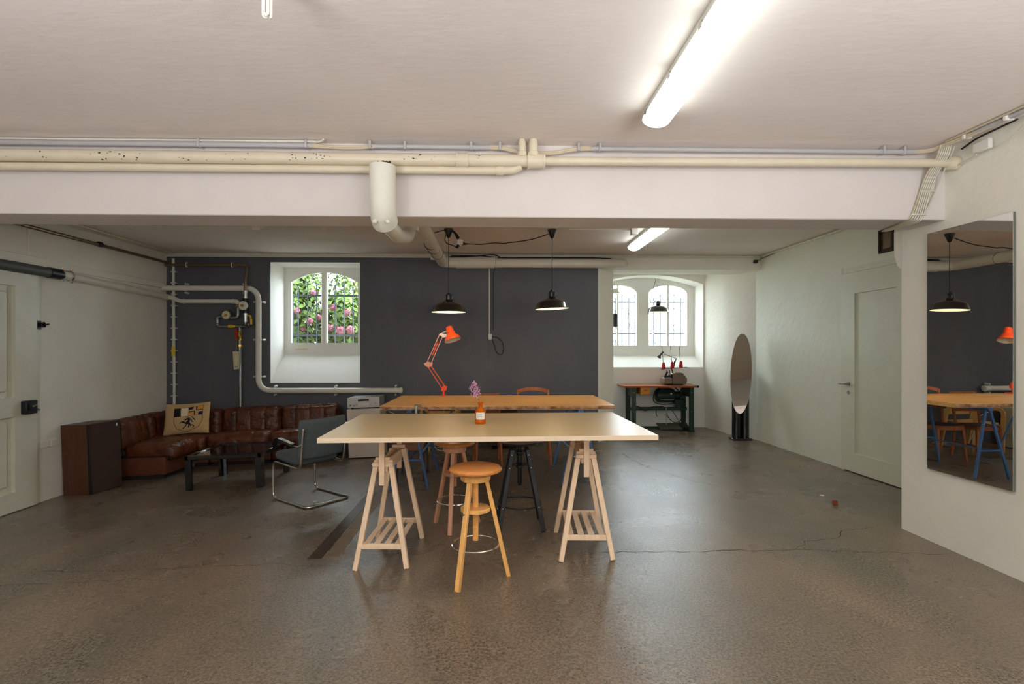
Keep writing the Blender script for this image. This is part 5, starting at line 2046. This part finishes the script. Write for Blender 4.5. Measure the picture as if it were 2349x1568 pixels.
for s in (-1, 1):
    for (p, ax) in (((s * (HX - 0.085), -HY + 0.02), 0), ((s * (HX - 0.085), HY - 0.02), 0)):
        sy = 1 if p[1] > 0 else -1
        pts = [(p[0], HZ - 0.05)] + [(p[0] - s * 0.07 * (1 - math.sin(k * PI / 12)), HZ - 0.05 - 0.0 - 0.07 * (1 - math.cos(k * PI / 12))) for k in range(0, 7)]
        pts = [(p[0], HZ - 0.055), (p[0] - s * 0.07, HZ - 0.055), (p[0] - s * 0.03, HZ - 0.068), (p[0] - s * 0.01, HZ - 0.09), (p[0], HZ - 0.13)]
        ex(bm, pts, p[1] - 0.018, p[1] + 0.018, 'y')
ob('corner_fillets', bm, 'gloss', t)
bm = B()
box(bm, -HX + 0.044, HX - 0.044, -HY + 0.044, HY - 0.044, HZ - 0.022, HZ - 0.012)
ob('glass_top', bm, 'tglass', t)

# ------------------------------------------------------------------ cantilever armchair
t = thing('cantilever_chair', 'grey wool cantilever armchair with chrome tube frame', 'chair', (-1.929, 5.589, fz(-1.929)), math.radians(47.8), SLOPE)
bm = B()
W = 0.235
side = [(-W, -0.335, 0.775), (-W, -0.245, 0.375), (-W, 0.325, 0.40), (-W, 0.355, 0.0125), (-W, -0.335, 0.0125)]
pth = [V(p) for p in side] + [V((-p[0], p[1], p[2])) for p in reversed(side)]
tube(bm, fillet(pth, 0.075, 6), 0.0125, 10)
ob('tube_frame', bm, 'chrome', t)
bm = B()
cushion(bm, (0.45, 0.50, 0.085), 0.04, (18, 18, 5), (0, 0.01, 0.012), wr=0.002, mx=T(0, 0.075, 0.445) @ RX(0.06), seed=4)
ob('seat', bm, 'fabric', t)
bm = B()
b2 = bmesh.new()
cushion(b2, (0.50, 0.055, 0.40), 0.026, (20, 4, 14), (0, 0.008, 0), wr=0.002, seed=7)
for v in b2.verts:
    v.co.y += 0.55 * v.co.x ** 2 - 0.01
    v.co.x *= 1.0
bmesh.ops.transform(b2, matrix=T(0, -0.275, 0.66) @ RX(0.16), verts=b2.verts)
me_ = bpy.data.meshes.new('tmp')
b2.to_mesh(me_)
b2.free()
bm.from_mesh(me_)
bpy.data.meshes.remove(me_)
ob('backrest', bm, 'fabric', t)
for s in (-1, 1):
    bm = B()
    p = fillet([(s * 0.262, -0.17, 0.615), (s * 0.262, 0.13, 0.655), (s * 0.262, 0.20, 0.63), (s * 0.262, 0.225, 0.56)], 0.05, 5)
    for a, b in zip(p, p[1:]):
        bar(bm, a, b, 0.045, 0.022)
    am = ob('armrest', bm, 'gloss', t)
    bm = B()
    tube(bm, fillet([(s * 0.235, -0.30, 0.63), (s * 0.252, -0.27, 0.605), (s * 0.262, -0.13, 0.605)], 0.03), 0.010, 8)
    ob('arm_bracket', bm, 'chrome', am)
    bm = B()
    lathe(bm, [(0, 0), (0.0135, 0), (0.012, 0.006), (0, 0.008)], 10, frame_to((s * W, -0.336, 0.776), (0, -0.2, 1)))
    ob('end_cap', bm, 'chrome', t)

# ------------------------------------------------------------------ sewing station in the niche
t = thing('sewing_table', 'industrial sewing table with dark green legs under niche windows', 'table', (2.835, 9.35, 0))
bm = B()
box(bm, -0.655, 0.645, -0.26, 0.26, 0.768, 0.800, 0.003)
ob('work_top', bm, 'sew_top', t)
bm = B()
box(bm, -0.655, 0.62, -0.264, -0.260, 0.770, 0.798)
ob('top_edge', bm, 'sew_edge', t)
bm = B()
box(bm, 0.61, 0.652, -0.266, 0.262, 0.766, 0.802, 0.003)
ob('corner_cap', bm, 'black', t)
for sx, X0 in ((-1, -0.475), (1, 0.535)):
    for y in (-0.20, 0.20):
        bm = B()
        box(bm, X0 - 0.035, X0 + 0.035, y - 0.02, y + 0.02, 0.04, 0.768, 0.003)
        box(bm, X0 - 0.038, X0 + 0.038, y - 0.034, y - 0.02, 0.0, 0.768, 0.003)
        lg = ob('leg', bm, 'green', t)
        for z in (0.35, 0.55, 0.68):
            bm = B()
            lathe(bm, [(0, 0), (0.010, 0), (0.007, 0.006), (0, 0.007)], 8, frame_to((X0, y - 0.034, z), (0, -1, 0)))
            ob('bolt_head', bm, 'chrome', lg)
    bm = B()
    box(bm, X0 - 0.04, X0 + 0.04, -0.26, 0.26, 0.0, 0.045, 0.004)
    ob('foot_rail', bm, 'green', t)
    bm = B()
    box(bm, X0 - 0.02, X0 + 0.02, -0.2, 0.2, 0.60, 0.768, 0.003)
    ob('side_plate', bm, 'green', t)
bm = B()
box(bm, -0.475, 0.535, 0.0, 0.05, 0.345, 0.405, 0.004)
ob('cross_rail', bm, 'green', t)
bm = B()
box(bm, -0.40, 0.535, 0.10, 0.16, 0.0, 0.045, 0.004)
ob('floor_rail', bm, 'green', t)
bm = B()
box(bm, -0.36, -0.195, -0.24, 0.05, 0.650, 0.768, 0.004)
dr = ob('drawer', bm, 'drawer', t)
bm = B()
box(bm, -0.30, -0.25, -0.244, -0.24, 0.715, 0.725)
ob('drawer_slot', bm, 'plinth', dr)
bm = B()
lathe(bm, [(0, 0), (0.075, 0.0), (0.115, 0.03), (0.12, 0.06), (0.12, 0.30), (0.11, 0.33), (0.07, 0.345), (0.07, 0.42), (0, 0.42)], 24, frame_to((-0.03, 0.03, 0.61), (1, 0, 0)))
for k in range(8):
    a = k * PI / 4
    bar(bm, (0.02, 0.03 + 0.122 * math.cos(a), 0.61 + 0.122 * math.sin(a)), (0.26, 0.03 + 0.122 * math.cos(a), 0.61 + 0.122 * math.sin(a)), 0.012, 0.012)
box(bm, 0.05, 0.20, -0.03, 0.09, 0.72, 0.768)
mo = ob('motor', bm, 'motor', t)
bm = B()
lathe(bm, [(0, 0), (0.018, 0), (0.018, 0.008), (0, 0.01)], 12, frame_to((0.22, -0.092, 0.65), (0, -1, 0.1)))
box(bm, 0.03, 0.27, -0.096, -0.090, 0.545, 0.552)
ob('name_plate', bm, 'steel', mo)
bm = B()
lathe(bm, [(0, -0.012), (0.07, -0.012), (0.055, 0), (0.07, 0.012), (0, 0.012)], 20, frame_to((0.40, 0.03, 0.61), (1, 0, 0)))
ob('pulley', bm, 'black', mo)
bm = B()
tube(bm, [(0.40, -0.03, 0.59), (0.44, -0.02, 0.79)], 0.006, 6)
tube(bm, [(0.40, 0.09, 0.62), (0.50, 0.06, 0.79)], 0.006, 6)
tube(bm, [(0.28, -0.02, 0.79), (0.42, 0.0, 0.66), (0.54, 0.02, 0.60)], 0.010, 6)
ob('drive_belt', bm, 'cord', mo)
bm = B()
box(bm, 0.30, 0.50, -0.05, 0.12, 0.42, 0.545, 0.008)
ob('control_box', bm, 'motor', t)
bm = B()
bar(bm, (0.30, -0.06, 0.45), (0.135, -0.08, 0.455), 0.012, 0.018)
cyl(bm, (0.135, -0.08, 0.46), (0.135, -0.10, 0.10), 0.006, 8)
cyl(bm, (0.105, -0.09, 0.28), (0.165, -0.09, 0.28), 0.010, 8)
ob('treadle_rod', bm, 'steel', t)
bm = B()
mx = T(0.20, -0.06, 0.075) @ RX(0.24)
box(bm, -0.20, 0.19, -0.13, 0.13, -0.01, 0.012, 0.004, mx=mx)
for k in range(8):
    box(bm, -0.19, 0.18, -0.11 + k * 0.03, -0.10 + k * 0.03, 0.012, 0.018, mx=mx)
ob('treadle', bm, 'rubber', t)
bm = B()
mx = T(0.45, -0.05, 0.08) @ RX(0.20) @ RZ(-0.15)
box(bm, -0.07, 0.08, -0.12, 0.12, -0.01, 0.02, 0.006, mx=mx)
ob('knee_pedal', bm, 'black', t)
bm = B()
tube(bm, fillet([(0.15, -0.02, 0.36), (0.17, -0.06, 0.22), (0.30, -0.08, 0.12), (0.42, -0.08, 0.20), (0.46, -0.02, 0.35)], 0.12), 0.006, 6)
tube(bm, [(0.26, -0.02, 0.35), (0.39, -0.06, 0.13)], 0.005, 6)
tube(bm, fillet([(-0.06, -0.08, 0.70), (-0.10, -0.08, 0.58), (-0.08, -0.06, 0.50), (0.05, -0.06, 0.455), (0.24, -0.06, 0.47)], 0.08), 0.007, 6)
tube(bm, [(-0.02, 0.0, 0.35), (-0.02, 0.0, 0.28), (0.0, 0.0, 0.24)], 0.006, 6)
tube(bm, fillet([(-0.44, -0.01, 0.41), (-0.34, -0.02, 0.43), (-0.28, -0.02, 0.36), (-0.2, -0.02, 0.34), (-0.12, -0.02, 0.41), (0.1, -0.02, 0.42)], 0.04), 0.008, 6)
ob('machine_cables', bm, 'cord', t)

t = thing('overlock_machine', 'grey-brown industrial sewing machine with thread stand on the table', 'machine', (3.13, 9.35, 0.8005))
bm = B()
o = [(-0.05, 0.015), (-0.05, 0.19), (0.0, 0.215), (0.08, 0.21), (0.15, 0.18), (0.19, 0.14), (0.205, 0.09), (0.20, 0.015)]
vs = ex(bm, o, -0.10, 0.12, 'y')
bmesh.ops.bevel(bm, geom=bm.edges[:], offset=0.012, segments=2, affect='EDGES')
ob('machine_body', bm, 'machine', t)
bm = B()
vs = ex(bm, [(-0.06, 0.195), (-0.01, 0.228), (0.07, 0.226), (0.15, 0.196), (0.145, 0.186), (0.06, 0.21), (0.0, 0.21)], -0.11, 0.12, 'y')
ob('hood_cover', bm, 'chrome', t)
bm = B()
box(bm, -0.215, -0.065, -0.13, 0.10, 0.02, 0.125, 0.012)
ob('cloth_plate', bm, 'machine', t)
bm = B()
box(bm, -0.075, -0.045, -0.09, 0.08, 0.015, 0.18, 0.004)
bar(bm, (-0.17, -0.03, 0.13), (-0.12, -0.03, 0.235), 0.02, 0.03)
bar(bm, (-0.15, -0.03, 0.14), (-0.07, -0.03, 0.16), 0.03, 0.03)
for k in range(3):
    cyl(bm, (-0.13 + k * 0.05, -0.02, 0.20), (-0.13 + k * 0.05, -0.02, 0.255 + 0.004 * k), 0.007, 8)
ob('looper_parts', bm, 'black', t)
bm = B()
lathe(bm, [(0, 0), (0.05, 0), (0.055, 0.015), (0.045, 0.03), (0, 0.03)], 18, frame_to((0.195, 0.0, 0.085), (1, 0, 0)))
ob('hand_wheel', bm, 'machine', t)
bm = B()
box(bm, -0.14, 0.13, -0.12, 0.12, 0.0, 0.018, 0.004)
ob('base_plate', bm, 'black', t)
bm = B()
cyl(bm, (0.0, 0.05, 0.21), (-0.02, 0.05, 0.282), 0.009, 8)
bar(bm, (-0.205, 0.05, 0.272), (0.25, 0.05, 0.308), 0.05, 0.008)
for xb, xt, z0 in ((-0.165, -0.195, 0.278), (-0.01, -0.04, 0.288), (0.145, 0.115, 0.30)):
    tube(bm, [(xb, 0.05, z0), (xt, 0.05, z0 + 0.405)], 0.0042, 6)
ob('thread_stand', bm, 'black', t)
bm = B()
tube(bm, [(0.02, 0.06, 0.29), (0.045, 0.06, 0.40), (0.065, 0.06, 0.465)], 0.008, 6)
tube(bm, [(0.065, 0.06, 0.465), (-0.175, 0.0, 0.545)], 0.005, 6)
cyl(bm, (0.03, 0.06, 0.36), (0.04, 0.06, 0.42), 0.013, 8)
lathe(bm, [(0, 0), (0.016, 0), (0.02, 0.03), (0.038, 0.06), (0.036, 0.062), (0, 0.05)], 14, frame_to((-0.235, 0.0, 0.535), (-0.55, -0.2, -0.8)))
cyl(bm, (-0.232, 0, 0.535), (-0.19, 0, 0.585), 0.018, 8)
ob('work_lamp', bm, 'black', t)
for x, z in ((-0.165, 0.280), (-0.008, 0.2925), (0.148, 0.305)):
    c = thing('thread_cone', {-0.165: 'red thread cone at the end of the stand nearest the work lamp head', -0.008: 'red thread cone in the middle of the stand', 0.148: 'red thread cone at stand end above the hand wheel'}[x], 'thread', (3.13 + x, 9.40, 0.8005 + z), group='red thread cones')
    bm = B()
    lathe(bm, [(0.006, 0), (0.036, 0.0), (0.034, 0.012), (0.024, 0.100), (0.020, 0.106), (0.006, 0.106)], 18)
    ob('thread_winding', bm, 'thread', c)
    bm = B()
    lathe(bm, [(0.006, 0.104), (0.015, 0.106), (0.013, 0.118), (0.006, 0.118)], 14)
    ob('cone_tip', bm, 'red', c)

# ------------------------------------------------------------------ mirrors
t = thing('wall_mirror', 'tall frameless rectangular mirror on the right plaster pier', 'mirror', (3.238, 3.579, 1.4275), 0.018)
bm = B()
box(bm, -0.004, -0.001, -0.326, 0.326, -0.879, 0.879)
ob('mirror_glass', bm, 'mirror', t)
bm = B()
box(bm, -0.001, 0.012, -0.327, 0.327, -0.880, 0.880)
ob('mirror_backing', bm, 'mirror_edge', t)
bm = B()
for y in (-0.2, 0.2):
    box(bm, 0.0, 0.016, y - 0.02, y + 0.02, 0.6, 0.7)
ob('hanger_plate', bm, 'mirror_edge', t)

t = thing('oval_mirror', 'tall oval standing mirror on twin black columns beside the niche', 'mirror', (3.865, 8.30, 0))
for x in (-0.075, 0.062):
    bm = B()
    lathe(bm, [(0, 0.03), (0.066, 0.03), (0.066, 1.06), (0, 1.06)], 24, c=(x, 0.03, 0))
    ob('column', bm, 'gloss', t)
bm = B()
box(bm, -0.165, 0.15, -0.07, 0.13, 0.0, 0.03, 0.012)
ob('base', bm, 'gloss', t)
mx = T(-0.105, -0.20, 1.065) @ RZ(-0.33) @ RX(-0.25) @ RY(0.06)
bm = B()
o = [(0.152 * math.copysign(abs(math.cos(a)) ** 0.95, math.cos(a)), 0.63 * math.sin(a)) for a in [k * 2 * PI / 56 for k in range(56)]]
vs = ex(bm, o, -0.006, 0.016, 'y')
bmesh.ops.transform(bm, matrix=mx, verts=vs)
ob('mirror_rim', bm, 'steel', t)
bm = B()
f = bm.faces.new([bm.verts.new(mx @ V((p[0] * 0.985, -0.0075, p[1] * 0.993))) for p in o])
ob('mirror_face', bm, 'mirror_oval', t)
bm = B()
cyl(bm, mx @ V((0, 0.01, -0.1)), (-0.01, 0.03, 0.98), 0.02, 10)
ob('pivot_arm', bm, 'gloss', t)

# ------------------------------------------------------------------ outside: iron grilles, shrubs, ground, fence
def grille(name, label, y, bars, rails, rings, arcs, x0, x1, lug=-0.1):
    t = thing(name, label, 'grille', (0, y, 0))
    for z in rails:
        bm = B()
        bar(bm, (x0, 0, z), (x1, 0, z), 0.012, 0.032)
        for xx in (x0 + 0.03, x1 - 0.03):
            bar(bm, (xx, 0, z), (xx, lug, z), 0.02, 0.02)
        ob('rail', bm, 'iron', t)
    for (x, zb, zt) in bars:
        bm = B()
        cyl(bm, (x, 0, zb), (x, 0, zt), 0.010, 8)
        bmesh.ops.create_icosphere(bm, subdivisions=1, radius=0.02, matrix=T(x, 0, zt))
        ob('bar', bm, 'iron', t)
    for (x, z, r) in rings:
        bm = B()
        torus(bm, (0, 0, 0), r, 0.007, 28, 6, T(x, 0, z) @ RX(PI / 2))
        ob('ring', bm, 'iron', t)
    for (x, z, r, a0, a1) in arcs:
        bm = B()
        torus(bm, (0, 0, 0), r, 0.007, 20, 6, T(x, 0, z) @ RX(-PI / 2), a0, a1)
        ob('scroll', bm, 'iron', t)


S1 = 9.04 / 1220


def g1(px, py):
    return ((px - 1140) * S1, EYE + (798 - py) * S1)


bars = []
for px, py in ((677, 690), (689, 660), (710, 648), (730, 655), (772, 656), (792, 647), (812, 660), (832, 672)):
    x, z = g1(px, py)
    bars.append((x, 1.40, z))
grille('window_grille', 'black iron grille with rings outside the charcoal wall window', 9.04, bars, [g1(0, 679)[1], g1(0, 769)[1]],
       [(*g1(735, 640), 0.105), (*g1(767, 642), 0.105), (*g1(808, 721), 0.045), (*g1(738, 751), 0.06)],
       [(*g1(730, 722), 0.15, PI, 2 * PI), (*g1(772, 720), 0.15, PI, 2 * PI), (*g1(765, 735), 0.12, 0.4, 2.2), (*g1(690, 640), 0.12, PI * 1.05, PI * 1.6)], -3.6, -2.15)
S2 = 10.55 / 1220


def g2(px, py):
    return ((px - 1140) * S2, EYE + (798 - py) * S2)


for nm, lab, pxs, rg, sc in (
        ('window_grille', 'iron grille outside the left niche window', (1383, 1398, 1413, 1428, 1444, 1458), [(1452, 745, 7), (1400, 745, 7)], [(1428, 722, 15), (1400, 722, 15)]),
        ('window_grille', 'iron grille outside the right niche window', (1501, 1517, 1533, 1549, 1565, 1578), [(1527, 751, 7), (1552, 751, 7)], [(1551, 722, 15), (1516, 722, 15)])):
    bars = []
    for k, px in enumerate(pxs):
        x, z = g2(px, 676 if k % 2 else 684)
        bars.append((x, 1.42, z))
    x0, x1 = g2(pxs[0] - 8, 0)[0], g2(pxs[-1] + 6, 0)[0]
    grille(nm, lab, 10.55, bars, [g2(0, 692)[1], g2(0, 765)[1]], [(*g2(a, b), c * S2) for a, b, c in rg],
           [(*g2(a, b), c * S2, PI, 2 * PI) for a, b, c in sc], x0, x1, -0.24)

bm = B()
box(bm, -30, 1.45, 8.96, 45, 0.9, 1.13)
box(bm, 1.45, 30, 10.40, 45, 0.9, 1.13)
g = ob('garden_ground', bm, 'ground')
g['kind'] = 'structure'
g['label'] = 'pale gravel garden ground outside the back windows'
g['category'] = 'ground'


def shrub(label, x, y, rx, ry, zt, nleaf, seed, flowers=()):
    rn = random.Random(seed)
    t = thing('hydrangea_shrub', label, 'shrub', (x, y, 1.13))
    bm = B()
    for q in range(nleaf):
        a = rn.uniform(0, 2 * PI)
        r_ = math.sqrt(rn.random())
        h = rn.random()
        zz = 0.05 + h * (zt - 1.13)
        sc = math.sin(PI * min(1, 0.25 + 0.65 * h)) ** 0.5
        c = V((rx * r_ * math.cos(a) * sc, ry * r_ * math.sin(a) * sc, zz))
        d = V((math.cos(a) + rn.uniform(-.8, .8), math.sin(a) + rn.uniform(-.8, .8), rn.uniform(0.1, 1.4))).normalized()
        m = frame_to(c, d)
        L_ = rn.uniform(0.045, 0.085)
        w_ = L_ * 0.55
        b = rn.uniform(0, 2 * PI)
        ct, st = math.cos(b), math.sin(b)
        P = [(0, -L_, 0), (w_, 0, 0.012), (0, L_, 0), (-w_, 0, 0.012)]
        bm.faces.new([bm.verts.new(m @ V((p[0] * ct - p[1] * st, p[0] * st + p[1] * ct, p[2]))) for p in P])
    o = ob('foliage', bm, 'leaf', t, flat=True)
    o['kind'] = 'stuff'
    for k in range(7):
        a = k * 0.9
        bm = B()
        tube(bm, [(0.05 * math.cos(a), 0.05 * math.sin(a), -0.02), (rx * 0.35 * math.cos(a), ry * 0.35 * math.sin(a), (zt - 1.13) * 0.5), (rx * 0.6 * math.cos(a), ry * 0.6 * math.sin(a), (zt - 1.13) * 0.88)], 0.014, 6, r2=0.005)
        ob('branch', bm, 'stem', t)
    for (fx, fy, fzz, fr) in flowers:
        bm = B()
        for q in range(60):
            d = V((rn.gauss(0, 1), rn.gauss(0, 1), rn.gauss(0, 1))).normalized()
            m = frame_to(V((fx - x, fy - y, fzz - 1.13)) + d * fr, d + V((rn.uniform(-.3, .3), rn.uniform(-.3, .3), 0)))
            s = fr * 0.36
            bm.faces.new([bm.verts.new(m @ V(p)) for p in ((-s, -s * .6, 0), (s * .6, -s, 0.004), (s, s * .6, 0), (-s * .6, s, 0.004))])
        bmesh.ops.create_icosphere(bm, subdivisions=1, radius=fr * 0.92, matrix=T(fx - x, fy - y, fzz - 1.13))
        ob('flower_head', bm, 'flower', t, flat=True)


def at(px, py, y):
    return ((px - 1140) / 1220 * y, y, EYE + (798 - py) / 1220 * y)


shrub('pink-flowering shrub close behind the iron grille, left side', -3.72, 9.70, 0.56, 0.36, 2.75, 2600, 21,
      [(*at(686, 714, 9.45), 0.065), (*at(714, 737, 9.42), 0.055), (*at(723, 672, 9.5), 0.05), (*at(680, 668, 9.55), 0.05), (*at(700, 755, 9.5), 0.045)])
shrub('pink-flowering shrub with four big heads behind the grille, right side', -2.82, 9.90, 0.52, 0.40, 2.35, 2300, 22,
      [(*at(760, 752, 9.45), 0.06), (*at(783, 758, 9.42), 0.075), (*at(806, 757, 9.42), 0.07), (*at(799, 717, 9.45), 0.06), (*at(767, 705, 9.5), 0.055), (*at(735, 728, 9.5), 0.045)])
shrub('tall green shrub standing further back in the garden, left side', -4.3, 11.3, 0.8, 0.5, 3.6, 3200, 23)
shrub('tall green shrub standing further back in the garden, right side', -3.05, 12.1, 0.9, 0.6, 3.8, 3000, 24)
shrub('green shrub beside the house wall beyond the grille', -2.1, 11.0, 0.55, 0.5, 2.5, 1200, 25)

t = thing('garden_fence', 'low bluish slatted fence outside the niche windows', 'fence', (3.3, 15.0, 1.13))
for k in range(4):
    bm = B()
    box(bm, -2.2, 1.4, -0.02, 0.02, 0.08 + k * 0.13, 0.17 + k * 0.13, 0.004)
    ob('slat', bm, 'fence', t)
for x in (-2.0, -0.4, 1.2):
    bm = B()
    box(bm, x - 0.04, x + 0.04, 0.02, 0.10, 0, 0.66, 0.004)
    ob('post', bm, 'fence', t)
